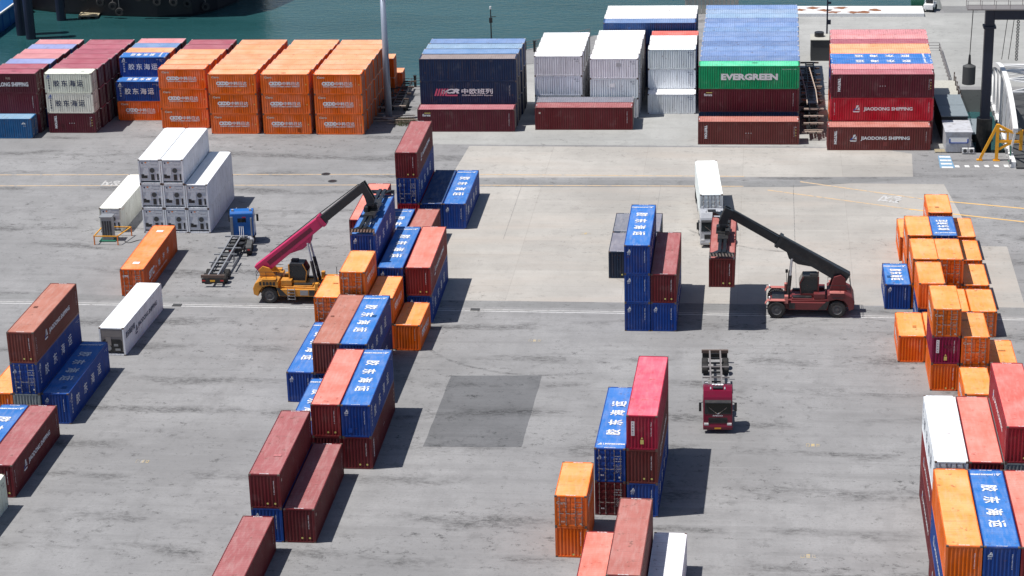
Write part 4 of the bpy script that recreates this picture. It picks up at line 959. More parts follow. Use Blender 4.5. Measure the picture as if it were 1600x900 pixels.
# ------------------------------------------------------------------ road tractors and skeletal trailers
def tractor(label, x, y, rz, paint, number=None, badge=None, hatch=True, plate='text_yellow'):
    o = thing('truck_tractor', label, 'truck', (x, y, 0), rz, 'road tractors in the yard')
    mb = MB()
    for s in (-1, 1): mb.bbox((s*0.42-0.05, 0, 0.72), (s*0.42+0.05, 5.9, 0.98))
    for yy in (0.05, 1.45, 3.0): mb.bbox((-0.42, yy, 0.74), (0.42, yy+0.12, 0.95))
    mb.build('chassis', ['black'], o)
    prof = [(3.95, 0.95), (3.95, 3.50), (4.20, 3.74), (4.9, 3.80), (5.45, 3.62), (5.80, 3.18), (5.92, 2.86), (6.14, 1.72), (6.20, 1.15), (6.20, 0.78), (5.60, 0.72), (5.45, 0.80), (4.95, 1.12), (4.45, 0.95)]
    mb = MB(); mb.prism(prof, 'x', -1.24, 1.24); cabo = mb.build('cab', [paint], o, bevel=0.07)
    mb = MB(); mb.add([(-1.10, 5.935, 2.83), (1.10, 5.935, 2.83), (1.14, 6.152, 1.80), (-1.14, 6.152, 1.80)], [(0, 1, 2, 3)]); 
    mb.v = [(a, b_+0.012, c) for a, b_, c in mb.v]; mb.build('windscreen', ['glass'], cabo, fixn=False)
    mb = MB()
    for s in (-1, 1):
        vs = [(s*1.248, 4.75, 1.95), (s*1.248, 5.80, 1.95), (s*1.248, 5.66, 2.72), (s*1.248, 4.75, 2.72)]; mb.add(vs, [(0, 1, 2, 3)])
    mb.build('side_window', ['glass'], cabo, fixn=False)
    mb = MB(); mb.bbox((-0.80, 6.19, 0.99), (0.80, 6.225, 1.48))
    for i in range(3): mb.bbox((-0.78, 6.22, 1.04+i*0.15), (0.78, 6.25, 1.08+i*0.15))
    mb.build('grille', ['black'], cabo)
    mb = MB(); mb.prism([(5.7, 0.40), (6.26, 0.36), (6.30, 0.62), (6.24, 0.86), (5.7, 0.86)], 'x', -1.25, 1.25); mb.build('bumper', [paint], o, bevel=0.04)
    for s in (-1, 1):
        mb = MB(); mb.bbox((s*0.98-0.19, 6.20, 0.80), (s*0.98+0.19, 6.275, 0.98)); mb.build('headlight', ['white_clean'], cabo)
        mb = MB(); mb.bar((s*1.22, 5.75, 2.75), (s*1.50, 5.95, 2.72), 0.04); mb.bbox((s*1.50-0.11, 5.88, 1.98), (s*1.50+0.11, 6.02, 2.75)); mb.build('mirror', ['black'], cabo)
        mb = MB(); mb.cyl((s*0.92, 2.55, 0.62), (s*0.92, 3.75, 0.62), 0.31, n=14); mb.build('fuel_tank', ['silver'], o)
    mb = MB(); mb.prism([(5.86, 2.98), (6.20, 2.86), (6.22, 2.80), (5.88, 2.86)], 'x', -1.12, 1.12); mb.build('sun_visor', ['black'], cabo)
    mb = MB(); mb.bbox((-0.45, 3.915, 2.55), (0.45, 3.945, 3.0)); mb.build('rear_window', ['glass'], cabo)
    mb = MB(); mb.bbox((0.05, 3.90, 3.05), (0.45, 3.94, 3.14)); mb.build('marker_plate', ['tail_red'], cabo)
    for s in (-1, 1): MB().bbox((s*0.95-0.12, 4.2, 3.74), (s*0.95+0.12, 4.4, 3.93)).build('beacon', ['silver'], cabo)
    mb = MB()
    for xx in (-0.3, -0.1, 0.1): mb.tube([(xx, 3.93, 2.1), (xx+0.05, 3.5, 1.6), (xx+0.12, 2.9, 1.15)], 0.035, 6)
    mb.build('air_hose', ['silver'], o)
    mb = MB(); mb.bbox((-0.75, 3.0, 1.0), (0.75, 3.6, 1.06)); mb.build('catwalk', ['silver'], o)
    mb = MB()
    for s in (-1, 1): mb.bar((s*0.1, 6.165, 1.84), (s*0.75, 6.05, 2.35), 0.03)
    mb.build('wiper', ['rail_beige'], cabo)
    if hatch: MB().bbox((-0.42, 4.85, 3.76), (0.42, 5.30, 3.83)).build('roof_hatch', ['black'], cabo)
    mb = MB()
    for s in (-1, 1): mb.cyl((s*0.6, 5.0, 3.76), (s*0.6, 5.35, 3.72), 0.06, n=8)
    mb.build('horn', ['silver'], cabo)
    mb = MB(); mb.bbox((-1.24, 3.82, 0.85), (-0.95, 3.94, 3.2)); mb.cyl((1.02, 3.72, 0.9), (1.02, 3.72, 3.1), 0.09, n=10); mb.build('exhaust', ['steel_grey'], o)
    mb = MB()
    for yy in (0.75, 2.05):
        for s in (-1, 1):
            pts = [(yy-0.62, 0.62), (yy-0.55, 0.95), (yy-0.3, 1.14), (yy+0.3, 1.14), (yy+0.55, 0.95), (yy+0.62, 0.62), (yy+0.58, 0.62), (yy+0.5, 0.92), (yy+0.27, 1.09), (yy-0.27, 1.09), (yy-0.5, 0.92), (yy-0.58, 0.62)]
            mb.prism(pts, 'x', min(s*0.62, s*1.22), max(s*0.62, s*1.22))
    mb.build('mudguard', ['dark_grey'], o)
    mb = MB(); mb.cyl((0, 1.4, 1.0), (0, 1.4, 1.10), 0.42, n=16); mb.bbox((-0.5, 2.5, 1.0), (0.5, 3.2, 1.12)); mb.build('fifth_wheel', ['black'], o)
    for s in (-1, 1):
        wheel(o, s*1.03, 4.95, 0.51, 0.33)
        for yy in (0.75, 2.05): wheel(o, s*0.93, yy, 0.51, 0.58)
        MB().bbox((s*0.95-0.13, -0.05, 0.7), (s*0.95+0.13, 0.0, 0.86)).build('tail_light', ['tail_red'], o)
    mb = MB(); mb.bbox((-0.28, 6.27, 0.46), (0.28, 6.31, 0.58)); mb.build('number_plate', [plate], o)
    if badge:
        mb = MB(); put(mb, badge, 0, 0, 0.13, 0.85, bold=0.05); put(mb, '◢', 0, 0.22, 0.16, 0.2)
        mb.v = [(-a, 6.215, 1.0+0.66+b_) for a, b_, _ in mb.v]; mb.build('lettering', ['text_white'], cabo, fixn=False)
    if number:
        mb = MB(); put(mb, number, 0, 0, 0.30, 1.0, bold=0.09)
        mb.v = [(-a, 4.50-b_, 3.815) for a, b_, _ in mb.v]; mb.build('lettering', ['text_white'], cabo, fixn=False)
    return o
def trailer(label, x, y, rz, Lt=12.4, beam='galv'):
    o = thing('skeletal_trailer', label, 'trailer', (x, y, 0), rz, 'skeletal container trailers')
    mb = MB()
    for s in (-1, 1):
        mb.bbox((s*0.48-0.07, 0.15, 0.98), (s*0.48+0.07, Lt-3.4, 1.30), 0); mb.bbox((s*0.48-0.07, Lt-3.4, 1.14), (s*0.48+0.07, Lt, 1.30), 0)
    for i in range(11):
        yy = 0.7+i*(Lt-1.2)/10.5; mb.bbox((-0.41, yy, 1.10), (0.41, yy+0.14, 1.24), 1)
    mb.build('frame', [beam, 'black'], o)
    for yy in (0.0, Lt-0.28): MB().bbox((-1.22, yy, 1.02 if yy < 1 else 1.16), (1.22, yy+0.22, 1.31)).build('bolster', ['casting' if yy < 1 else beam], o)
    for yy in (3.95, Lt-6.0, Lt-4.0): MB().bbox((-1.2, yy, 1.20), (1.2, yy+0.12, 1.312)).build('outrigger', [beam], o)
    mb = MB(); mb.bbox((-1.15, -0.05, 0.45), (1.15, 0.02, 0.98)); mb.build('rear_panel', ['black'], o)
    MB().bbox((-0.28, -0.08, 0.62), (0.22, -0.052, 0.80)).build('number_plate', ['text_yellow'], o)
    for s in (-1, 1):
        MB().bbox((s*0.95-0.17, -0.08, 0.66), (s*0.95+0.17, -0.05, 0.80)).build('tail_light', ['tail_red'], o)
        mb = MB(); mb.bbox((s*0.62-0.07, Lt-4.9, 0.12), (s*0.62+0.07, Lt-4.75, 1.05)); mb.box((s*0.62, Lt-4.82, 0.08), (0.3, 0.3, 0.1)); mb.build('landing_leg', ['steel_grey'], o)
        for yy in (1.35, 2.65): wheel(o, s*0.93, yy, 0.50, 0.58)
        mb = MB(); mb.bar((s*1.16, 4.4, 0.62), (s*1.16, Lt-5.2, 0.62), 0.05, 0.32); mb.build('side_guard', ['steel_grey'], o)
    mb = MB()
    for yy in (1.35, 2.65): mb.cyl((-0.7, yy, 0.5), (0.7, yy, 0.5), 0.07, n=8)
    mb.build('axle', ['black'], o)
    return o
tractor('blue road tractor seen from behind, hitched to an empty skeletal trailer', -54.85, 213.3, R(8), 'cab_blue', hatch=False)
trailer('empty skeletal trailer behind the blue tractor', -55.55, 204.2, R(1.6), beam='steel_grey')
tractor('dark red road tractor facing the viewer with white roof number', -3.67, 177.1, R(182.3), 'maroon', number='5788', badge='IVECO')
trailer('empty skeletal trailer behind the dark red tractor', -4.05, 186.6, R(182.3), beam='galv')
tractor('silver road tractor facing the viewer, pulling a white container', -5.58, 224.2, R(184.4), 'silver')
trailer('skeletal trailer carrying the white container behind the silver tractor', -6.30, 235.6, R(184.4))
container(-5.78, 229.2, 1.32, R(4.4+180+180), '40', H4, 'white', 'whitebox', 'white container riding on the trailer of the silver tractor', 'containers being moved', 2, 'T')
ct = container(-3.62, 200.4, 4.5, R(180), '40', H4, 'heldred', 'plain', 'dark red container hanging from the black boom of the red stacker', 'containers being moved', 2)

# ------------------------------------------------------------------ reach stackers
def stacker(label, x, y, rz, col, col2, boomc, inner, piv, tip, split, spr, top, letter=False, cabdx=0.0):
    o = thing('reach_stacker', label, 'reach stacker', (x, y, 0), rz, 'reach stackers')
    # chassis: low frame between the axles, rounded counterweight behind
    mb = MB()
    mb.prism([(-2.0, 0.75), (3.3, 0.75), (3.5, 1.1), (3.5, 1.45), (1.6, 1.65), (-2.0, 1.75)], 'y', -1.45, 1.45)
    mb.bbox((-2.0, -1.75, 0.8), (1.7, -1.45, 1.55)); mb.bbox((-2.0, 1.45, 0.8), (1.7, 1.75, 1.55))
    mb.bbox((-0.6, -1.3, 1.65), (1.4, 1.3, 1.82)); body = mb.build('chassis', [col], o, bevel=0.05)
    cw = [(-2.0, 0.7), (-2.0, 2.35), (-2.6, 2.55), (-3.7, 2.5), (-4.35, 2.15), (-4.6, 1.6), (-4.55, 0.95), (-4.1, 0.75), (-3.95, 1.3), (-3.6, 1.75), (-2.9, 1.9), (-2.2, 1.75)]
    mb = MB(); mb.prism(cw, 'y', -1.75, 1.75); mb.prism([(-2.05, 0.9), (-2.05, 2.2), (-4.2, 2.1), (-4.45, 1.5), (-4.3, 0.9)], 'y', -1.15, 1.15); mb.build('counterweight', [col], o, bevel=0.09)
    mb = MB()
    for s in (-1, 1):
        mb.bbox((2.0, min(s*1.5, s*2.05), 1.75), (3.7, max(s*1.5, s*2.05), 1.83)); mb.bar((3.7, s*1.78, 1.80), (3.95, s*1.78, 1.45), 0.55, 0.06)
        mb.bbox((-3.6, min(s*1.2, s*1.8), 2.52), (-2.2, max(s*1.2, s*1.8), 2.60))
        mb.bbox((1.75, min(s*1.45, s*1.95), 1.5), (2.1, max(s*1.45, s*1.95), 2.25))
    mb.build('fender', [col2], o, bevel=0.02)
    mb = MB(); mb.bbox((-1.8, -1.35, 1.78), (-0.7, -0.4, 2.35)); mb.bbox((-1.8, 0.4, 1.78), (-0.7, 1.35, 2.3)); mb.build('engine_cover', [col], o, bevel=0.04)
    mb = MB()
    for i in range(4):
        z = 0.55+i*0.33; mb.bbox((-1.0, -1.98, z), (-0.3, -1.76, z+0.04))
    for xx in (-1.03, -0.3): mb.bar((xx, -1.95, 0.5), (xx, -1.95, 1.75), 0.05)
    mb.bbox((0.2, -1.79, 0.95), (1.0, -1.755, 1.45)); mb.build('steps', ['steel_grey'], o)
    mb = MB()
    for i in range(5): mb.bbox((-3.9+i*0.35, -1.78, 1.95), (-3.7+i*0.35, -1.755, 2.3))
    mb.build('vent', ['black'], o)
    mb = MB()
    for p, q in (((-2.1, -1.6), (-4.2, -1.6)), ((-4.2, -1.6), (-4.2, 1.6)), ((-4.2, 1.6), (-2.1, 1.6))):
        for z in (2.95, 3.3): mb.bar((*p, z), (*q, z), 0.035)
    for p in ((-2.1, -1.6), (-3.2, -1.6), (-4.2, -1.6), (-4.2, 0), (-4.2, 1.6), (-3.2, 1.6)): mb.bar((*p, 2.5), (*p, 3.3), 0.035)
    mb.build('handrail', ['black'], o)
    # cab
    c0 = cabdx
    prof = [(c0-0.9, 1.85), (c0-0.9, 3.75), (c0-0.7, 3.92), (c0+0.6, 3.88), (c0+0.95, 3.1), (c0+0.75, 1.85)]
    mb = MB(); mb.prism(prof, 'y', -0.72, 0.72); cb = mb.build('cab', ['black'], o, bevel=0.05)
    mb = MB()
    for s in (-1, 1): mb.prism([(c0-0.75, 2.45), (c0-0.75, 3.6), (c0+0.5, 3.6), (c0+0.78, 3.05), (c0+0.68, 2.45)], 'y', min(s*0.725, s*0.745), max(s*0.725, s*0.745))
    mb.add([(c0+0.66, -0.62, 3.80), (c0+0.66, 0.62, 3.80), (c0+0.985, 0.62, 3.10), (c0+0.985, -0.62, 3.10)], [(0, 1, 2, 3)])
    mb.build('cab_glass', ['glass'], cb, fixn=False)
    mb = MB(); mb.box((c0-0.4, 0.3, 3.99), (0.7, 0.5, 0.14)); mb.build('roof_unit', ['dark_grey'], cb)
    mb = MB()
    for s in (-1, 1):
        mb.bbox((c0-0.95, min(s*0.74, s*0.80), 1.9), (c0-0.82, max(s*0.74, s*0.80), 3.85)); mb.bar((c0+0.56, s*0.77, 3.85), (c0+0.92, s*0.77, 3.1), 0.08); mb.bar((c0+0.92, s*0.77, 3.1), (c0+0.74, s*0.77, 1.9), 0.08)
        mb.bbox((c0-0.9, min(s*0.74, s*0.80), 1.85), (c0+0.75, max(s*0.74, s*0.80), 2.1))
    mb.build('cab_frame', [col], cb)
    mb = MB()
    for s in (-1, 1):
        mb.prism([(-1.9, 0.85), (-1.1, 0.85), (-1.9, 1.7), (-2.2, 1.7)], 'y', min(s*1.755, s*1.775), max(s*1.755, s*1.775))
        mb.bbox((1.1, min(s*1.755, s*1.775), 0.9), (1.65, max(s*1.755, s*1.775), 1.5)); mb.bbox((-3.5, min(s*1.755, s*1.775), 2.05), (-2.5, max(s*1.755, s*1.775), 2.12))
    mb.bbox((1.7, -1.3, 1.46), (3.3, 1.3, 1.62)); mb.bbox((-0.5, -1.25, 1.82), (1.3, -0.85, 1.95)); mb.bbox((-0.5, 0.85, 1.82), (1.3, 1.25, 1.95))
    mb.build('cover_plate', ['black'], o)
    mb = MB(); mb.bar((1.9, -1.2, 1.6), (1.9, -1.2, 3.6), 0.05); mb.box((1.9, -1.2, 3.7), (0.25, 0.06, 0.35)); mb.bar((3.4, 1.3, 1.8), (3.4, 1.3, 2.9), 0.05); mb.build('lamp_bracket', ['black'], o)
    for s in (-1, 1): mb = MB(); mb.box((3.55, s*1.6, 1.95), (0.12, 0.3, 0.2)); mb.build('headlight', ['white_clean'], o)
    # boom
    px, pz = piv; tx, tz = tip; P = Vector((px, 0, pz)); T_ = Vector((tx, 0, tz)); D = (T_-P).normalized(); Nn = Vector((-D.z, 0, D.x)); ln = (T_-P).length
    mb = MB()
    for s in (-1, 1):
        mb.prism([(-3.9, 2.2), (-2.1, 2.2), (px+0.75, pz+0.15), (px+0.1, pz+0.35), (px-0.35, pz-0.05)], 'y', min(s*0.72, s*0.9), max(s*0.72, s*0.9))
    mb.build('boom_support', [col], o, bevel=0.03)
    def seg(a, b_, h0, h1, wdt, mats, nm, parent, bev=0.03):
        A = P+D*a; B = P+D*b_; mb = MB()
        vs = []
        for pt, hh in ((A, h0), (B, h1)):
            for sy, sn in ((-1, -1), (1, -1), (1, 1), (-1, 1)): vs.append(pt+Vector((0, sy*wdt/2, 0))+Nn*(sn*hh/2))
        mb.add(vs, [(0, 1, 2, 3), (7, 6, 5, 4), (0, 4, 5, 1), (1, 5, 6, 2), (2, 6, 7, 3), (3, 7, 4, 0)]); return mb, mats, nm, parent, bev
    mb, *_ = seg(-0.6, ln*split, 1.30, 1.02, 0.98, 0, 0, 0)
    ob = mb.build('boom_outer', [boomc], o, bevel=0.05)
    mb = MB()                                                     # lug plate under the outer boom
    pr = [P+D*(ln*0.22)-Nn*0.5, P+D*(ln*0.34)-Nn*1.05, P+D*(ln*0.42)-Nn*1.0, P+D*(ln*0.47)-Nn*0.45]
    mb.prism([(p.x, p.z) for p in pr], 'y', -0.42, 0.42); mb.build('boom_lug', [boomc], ob, bevel=0.02)
    mb = MB(); A = P+D*(ln*split-0.25); vs = []
    for k_, e in ((0, 0), (1, 0.35)):
        for sy, sn in ((-1, -1), (1, -1), (1, 1), (-1, 1)): vs.append(A+D*e+Vector((0, sy*0.58, 0))+Nn*(sn*0.62))
    mb.add(vs, [(0, 1, 2, 3), (7, 6, 5, 4), (0, 4, 5, 1), (1, 5, 6, 2), (2, 6, 7, 3), (3, 7, 4, 0)]); mb.build('boom_collar', [boomc], ob, bevel=0.02)
    mb = MB()
    for s in (-1, 1):
        pts = [P+D*(ln*0.06)-Nn*0.22, P+D*(ln*0.50)-Nn*0.20, P+D*(ln*0.50)+Nn*0.22, P+D*(ln*0.06)+Nn*0.26]
        mb.add([(p.x, s*0.496, p.z) for p in pts], [(0, 1, 2, 3)])
    mb.build('side_panel', ['black' if boomc == 'boom_black' else 'boom_side'], ob, fixn=False)
    mb, *_ = seg(ln*split-0.4, ln, 0.82, 0.78, 0.76, 0, 0, 0); ib = mb.build('boom_inner', [inner], o, bevel=0.04)
    mb = MB(); mb.tube([P+D*(ln*0.1)+Nn*0.62+Vector((0, 0.55, 0)), P+D*(ln*split)+Nn*0.60+Vector((0, 0.55, 0)), P+D*(ln*0.98)+Nn*0.45+Vector((0, 0.42, 0))], 0.045, 6)
    mb.tube([P+D*(ln*0.1)+Nn*0.62+Vector((0, 0.42, 0)), P+D*(ln*split)+Nn*0.60+Vector((0, 0.42, 0)), P+D*(ln*0.98)+Nn*0.45+Vector((0, 0.33, 0))], 0.04, 6); mb.build('hydraulic_hose', ['black'], o)
    if letter:
        mb = MB(); put(mb, 'REACH', 0, 0, 0.42, 2.4, bold=0.05); vs = mb.v
        mb.v = [tuple(P+D*(ln*0.20+a)+Nn*b_+Vector((0, -0.495-0.004, 0))) for a, b_, _ in vs]
    for s in (-1, 1):                                             # lift cylinders
        a = Vector((1.75, s*0.85, 1.7)); b_ = P+D*(ln*0.40)-Nn*0.85+Vector((0, s*0.5, 0)); mid = a.lerp(b_, 0.58)
        mb = MB(); mb.cyl(a, mid, 0.17, n=12); mb.cyl(mid, b_, 0.10, n=10, m=1); mb.build('lift_cylinder', ['black', 'silver'], o)
    # gooseneck and spreader
    sx, sy = spr; zt = top+0.32
    mb = MB(); q = T_+D*0.25
    for s in (-1, 1):
        pts = [(T_-Nn*0.42-D*0.3), (T_+Nn*0.42-D*0.3), (T_+Nn*0.36+D*0.55), Vector((sx+0.42, 0, zt+1.55)), Vector((sx+0.34, 0, zt+1.0)), Vector((sx-0.34, 0, zt+1.0)), Vector((sx-0.5, 0, zt+1.7))]
        mb.prism([(p.x, p.z) for p in pts], 'y', min(s*0.24, s*0.44), max(s*0.24, s*0.44))
    mb.bbox((sx-0.35, -0.5, zt+0.95), (sx+0.35, 0.5, zt+1.25)); hd = mb.build('boom_head', [inner], o, bevel=0.02)
    mb = MB(); mb.cyl((sx, sy*0.5, zt+0.45), (sx, sy*0.5, zt+0.98), 0.52, n=20); mb.cyl((sx-0.5, sy*0.5-0.7, zt+0.75), (sx-0.5, sy*0.5+0.7, zt+0.75), 0.11, n=10)
    mb.box((sx+0.45, sy*0.5, zt+0.72), (0.35, 0.9, 0.4)); mb.build('rotator', ['black'], o)
    sp = thing('container_spreader', '', '', (0, 0, 0)); del sp['label']; del sp['category']; sp.parent = o
    mb = MB(); mb.box((sx, sy, zt+0.22), (1.0, 5.0, 0.42)); mb.box((sx, sy, zt+0.47), (1.35, 2.2, 0.16))
    for s in (-1, 1): mb.bbox((sx-0.62, sy+s*1.2-0.4, zt+0.42), (sx-0.2, sy+s*1.2+0.4, zt+0.9))
    mb.build('main_beam', ['black'], sp, bevel=0.02)
    for s in (-1, 1):
        mb = MB(); mb.box((sx-0.24, sy+s*4.2, zt+0.2), (0.30, 3.7, 0.30)); mb.box((sx+0.24, sy+s*4.2, zt+0.2), (0.30, 3.7, 0.30)); mb.build('telescopic_beam', ['boom_black'], sp)
        mb = MB(); mb.box((sx, sy+s*5.98, zt+0.05), (2.36, 0.24, 0.34)); e = mb.build('end_beam', ['black'], sp)
        mb = MB(); mb.prism([(-0.95, 0), (0.95, 0), (0.3, 0.9), (-0.3, 0.9)], 'z', zt+0.14, zt+0.2, T=Matrix.Translation((sx, sy+s*5.9, 0)) @ Matrix.Rotation(0 if s < 0 else math.pi, 4, 'Z')); mb.build('gusset', ['boom_black'], e)
        mb = MB()
        for i in range(8):
            xx = sx-1.14+i*0.30; yv = sy+s*6.105
            mb.add([(xx, yv, zt-0.10), (xx+0.15, yv, zt-0.10), (xx+0.25, yv, zt+0.2), (xx+0.10, yv, zt+0.2)], [(0, 1, 2, 3)])
        mb.build('warning_stripes', ['rail_beige'], e, fixn=False)
        for s2 in (-1, 1):
            mb = MB(); mb.box((sx+s2*1.12, sy+s*5.98, zt-0.22), (0.16, 0.16, 0.2)); mb.build('twistlock', ['steel_grey'], e)
    for s in (-1, 1):
        for yy in (s*1.35, s*1.85): wheel_y(o, 2.85, yy, 0.86, 0.42)
        wheel_y(o, -2.95, s*1.48, 0.86, 0.5)
    return o
def wheel_y(parent, x, y, r, wd):
    w_ = wheel(parent, x, y, r, wd); w_.rotation_euler = (0, 0, R(90)); return w_
stacker('yellow reach stacker with a magenta and black boom placing a blue container', -45.75, 201.6, 0.0, 'yellow_paint', 'yellow_paint', 'magenta_paint', 'boom_black',
        (-3.75, 3.3), (6.75, 11.75), 0.60, (7.5, 0.8), 8.7, cabdx=-0.15)
stacker('dark red reach stacker with a black boom holding a container in the air', 4.45, 200.0, R(180), 'crane_red', 'crane_red_faded', 'boom_black', 'boom_black',
        (-3.35, 3.75), (7.55, 10.1), 0.56, (8.07, -0.4), 7.4, cabdx=-0.25)

# ------------------------------------------------------------------ power post with its guard rail
o = thing('power_post', 'grey reefer power cabinet standing inside an orange pipe guard rail', 'power cabinet', (-70.6, 218.3, 0), R(2))
mb = MB(); mb.bbox((-0.6, -0.45, 0.12), (0.6, 0.45, 2.7)); mb.bbox((-0.72, -0.6, 2.7), (0.72, 0.6, 2.82)); mb.build('cabinet', ['steel_grey'], o, bevel=0.02)
mb = MB()
for i in range(4): mb.bbox((-0.5+i*0.27, -0.475, 0.5), (-0.3+i*0.27, -0.45, 2.3))
mb.build('socket_panel', ['dark_grey'], o); MB().bbox((-0.9, -0.75, 0), (0.9, 0.75, 0.12)).build('plinth', ['green_steel'], o)
o = thing('guard_rail', 'orange and yellow pipe guard rail around the reefer power cabinet', 'guard rail', (-70.35, 218.1, 0), R(0))
cs = [(-1.35, -1.5), (1.25, -1.5), (1.9, 1.6), (-1.3, 1.6)]
mb = MB()
for a, b_ in zip(cs, cs[1:]+cs[:1]): mb.bar((*a, 1.0), (*b_, 1.0), 0.10)
mb.build('rail', ['bright_yellow'], o)
for c_ in cs: MB().bar((*c_, 0), (*c_, 1.05), 0.11).build('post', ['text_orange'], o)
mb = MB()
for i in range(9):
    t0 = i*0.7; mb.tube([(1.2+t0*0.35, 0.6-math.sin(t0)*0.5, 0.03), (1.2+(t0+0.7)*0.35, 0.6-math.sin(t0+0.7)*0.5, 0.03)], 0.04)
tag(mb.build('power_cable', ['black']), 'black cable lying on the ground beside the power cabinet', 'cable').location = (-69.9, 217.2, 0)

# ------------------------------------------------------------------ lamp posts and masts
o = thing('lamp_post', 'tall grey tapering lamp post rising in front of the orange block', 'lamp post', (-47.45, 265.4, 0))
mb = MB(); mb.cyl((0, 0, 0.3), (-0.1, 0.1, 17.5), 0.44, 0.33, n=24); mb.build('pole', ['pole_grey'], o, smooth=True)
mb = MB(); mb.cyl((0, 0, 0), (0, 0, 0.3), 0.85, n=20)
for i in range(8): a = i*math.pi/4; mb.cyl((0.68*math.cos(a), 0.68*math.sin(a), 0.3), (0.68*math.cos(a), 0.68*math.sin(a), 0.42), 0.05, n=6)
mb.build('base', ['casting_light'], o)
mb = MB(); mb.cyl((-0.1, 0.1, 17.3), (-0.1, 0.1, 17.6), 0.8, n=20); mb.build('lamp_ring', ['steel_grey'], o)
for i in range(6):
    a = i*math.pi/3; MB().box((-0.1+0.95*math.cos(a), 0.1+0.95*math.sin(a), 17.35), (0.4, 0.4, 0.25)).build('floodlight', ['dark_grey'], o)
o = thing('lamp_post', 'thin dark mast rising beside the striped container block', 'lamp post', (8.7, 298.5, 0))
mb = MB(); mb.cyl((0, 0, 0), (0, 0, 16), 0.13, 0.08, n=10); mb.build('pole', ['dark_blue_steel'], o)
mb = MB(); mb.box((0.25, 0, 6.3), (0.5, 0.2, 0.1)); mb.box((0.3, 0, 7.3), (0.4, 0.2, 0.3)); mb.box((0.3, -0.05, 4.6), (0.4, 0.3, 0.6)); mb.build('bracket', ['dark_blue_steel'], o)
o = thing('navigation_mast', 'small dark mast with fittings standing above the navy block at the water', 'mast', (-38.3, 299.5, 0))
mb = MB(); mb.cyl((0, 0, 0), (0, 0, 6.2), 0.12, 0.07, n=8); mb.build('pole', ['black'], o)
mb = MB(); mb.box((0, 0, 4.6), (0.45, 0.3, 0.7)); mb.box((0.4, 0, 5.1), (0.7, 0.08, 0.08)); mb.build('instrument', ['black'], o); MB().cyl((0, 0, 6.2), (0, 0, 6.6), 0.14, n=8).build('lantern', ['white_paint'], o)

# ------------------------------------------------------------------ ships and piles beyond the left quay
o = thing('moored_ship', 'dark hulled ship at the top left, its side hung with tyres and ropes', 'ship', (0, 0, 0))
wl = [(-124, 340), (-112, 334.8), (-104, 333.2), (-96, 332.4), (-90.5, 333.2), (-87.3, 337), (-85.4, 343), (-84.4, 352), (-86, 365), (-124, 365)]
mb = MB(); n_ = len(wl); cx_, cy_ = -104, 352
rings = []
for z, k in ((-3.6, 0.985), (-2.6, 1.0), (1.0, 1.02), (6.5, 1.045), (15.0, 1.09)):
    rings.append([(cx_+(x-cx_)*k, cy_+(y-cy_)*k, z) for x, y in wl])
vs = [p for r_ in rings for p in r_]; fs = []
for i in range(len(rings)-1):
    for j in range(n_): fs.append((i*n_+j, i*n_+(j+1) % n_, (i+1)*n_+(j+1) % n_, (i+1)*n_+j))
fs.append(tuple(range(4*n_, 5*n_))); mb.add(vs, fs); mb.build('hull', ['hull_black'], o, smooth=False)
for i in range(11):
    t = min(1, max(0, i/10+rnd.uniform(-0.04, 0.04))); x = -110+t*21.5; y = 334.2-1.6*math.sin(t*2.6)+ (0 if t < 0.8 else (t-0.8)*12)-1.3; z = -1.4+rnd.uniform(-0.6, 2.2)
    T = Matrix.Translation((x, y, z)); mb = MB(); mb.lathe_y((0, 0, 0), [(-0.2, 0.32), (-0.2, 0.62), (0, 0.72), (0.2, 0.62), (0.2, 0.32), (-0.2, 0.32)], 16, 0, T)
    ty = mb.build('tyre_fender', ['rubber'], o)
    mb = MB(); mb.bar((x, y, z+0.7), (x+rnd.uniform(-0.2, 0.2), y-0.1, z+4.2), 0.06); mb.build('rope', ['rope'], ty)
o = thing('pontoon', 'bright blue steel pontoon with a white edge in the top left corner', 'pontoon', (0, 0, 0))
mb = MB(); mb.prism([(-170, 300), (-118.6, 300), (-118.4, 336), (-122, 341), (-170, 341)], 'z', -3.8, -0.35); mb.build('hull', ['hull_blue'], o)

mb = MB(); mb.bbox((-118.75, 300, -0.35), (-118.45, 336, -0.12)); mb.build('edge_strip', ['white_paint'], o)
mb = MB(); mb.bbox((-150, 318, -0.35), (-124, 335, 2.4)); mb.build('deck_house', ['cab_blue'], o)
for i in range(10):
    mb = MB(); mb.bbox((-118.55, 304+i*3.3, -3.3), (-118.35, 304.25+i*3.3, -0.5)); mb.build('rib', ['hull_blue'], o)
for i, (x, y, h) in enumerate(((-112.3, 318.6, 11), (-114.6, 321, 12), (-111.2, 330.6, 9))):
    mb = MB(); mb.cyl((0, 0, -4), (0, 0, h), 0.75, n=16); mb.cyl((0, 0, h), (0, 0, h+0.3), 0.85, n=16)
    tag(mb.build('mooring_pile', ['dark_blue_steel']), ('thick dark mooring pile nearest the blue pontoon edge', 'dark mooring pile standing behind the nearest one', 'dark mooring pile beside the pale timber raft')[i], 'pile', 'mooring piles').location = (x, y, 0)
o = thing('work_raft', 'pale timber work raft tied by the dark ship at the top left', 'raft', (-107.5, 334.5, -3), R(8))
mb = MB()
for i in range(9): mb.bbox((-1.6+i*0.36, -3.0, 0.3), (-1.28+i*0.36, 3.0, 0.42))
mb.build('planking', ['timber'], o); mb = MB()
for x in (-1.4, 0, 1.3): mb.bbox((x-0.2, -2.9, -0.3), (x+0.2, 2.9, 0.3))
mb.build('float', ['dark_grey'], o); mb = MB(); mb.tube([(-1.5, -2.9, 0.5), (0.2, 0, 1.2), (1.4, 2.8, 0.5)], 0.06); mb.build('strut', ['black'], o)

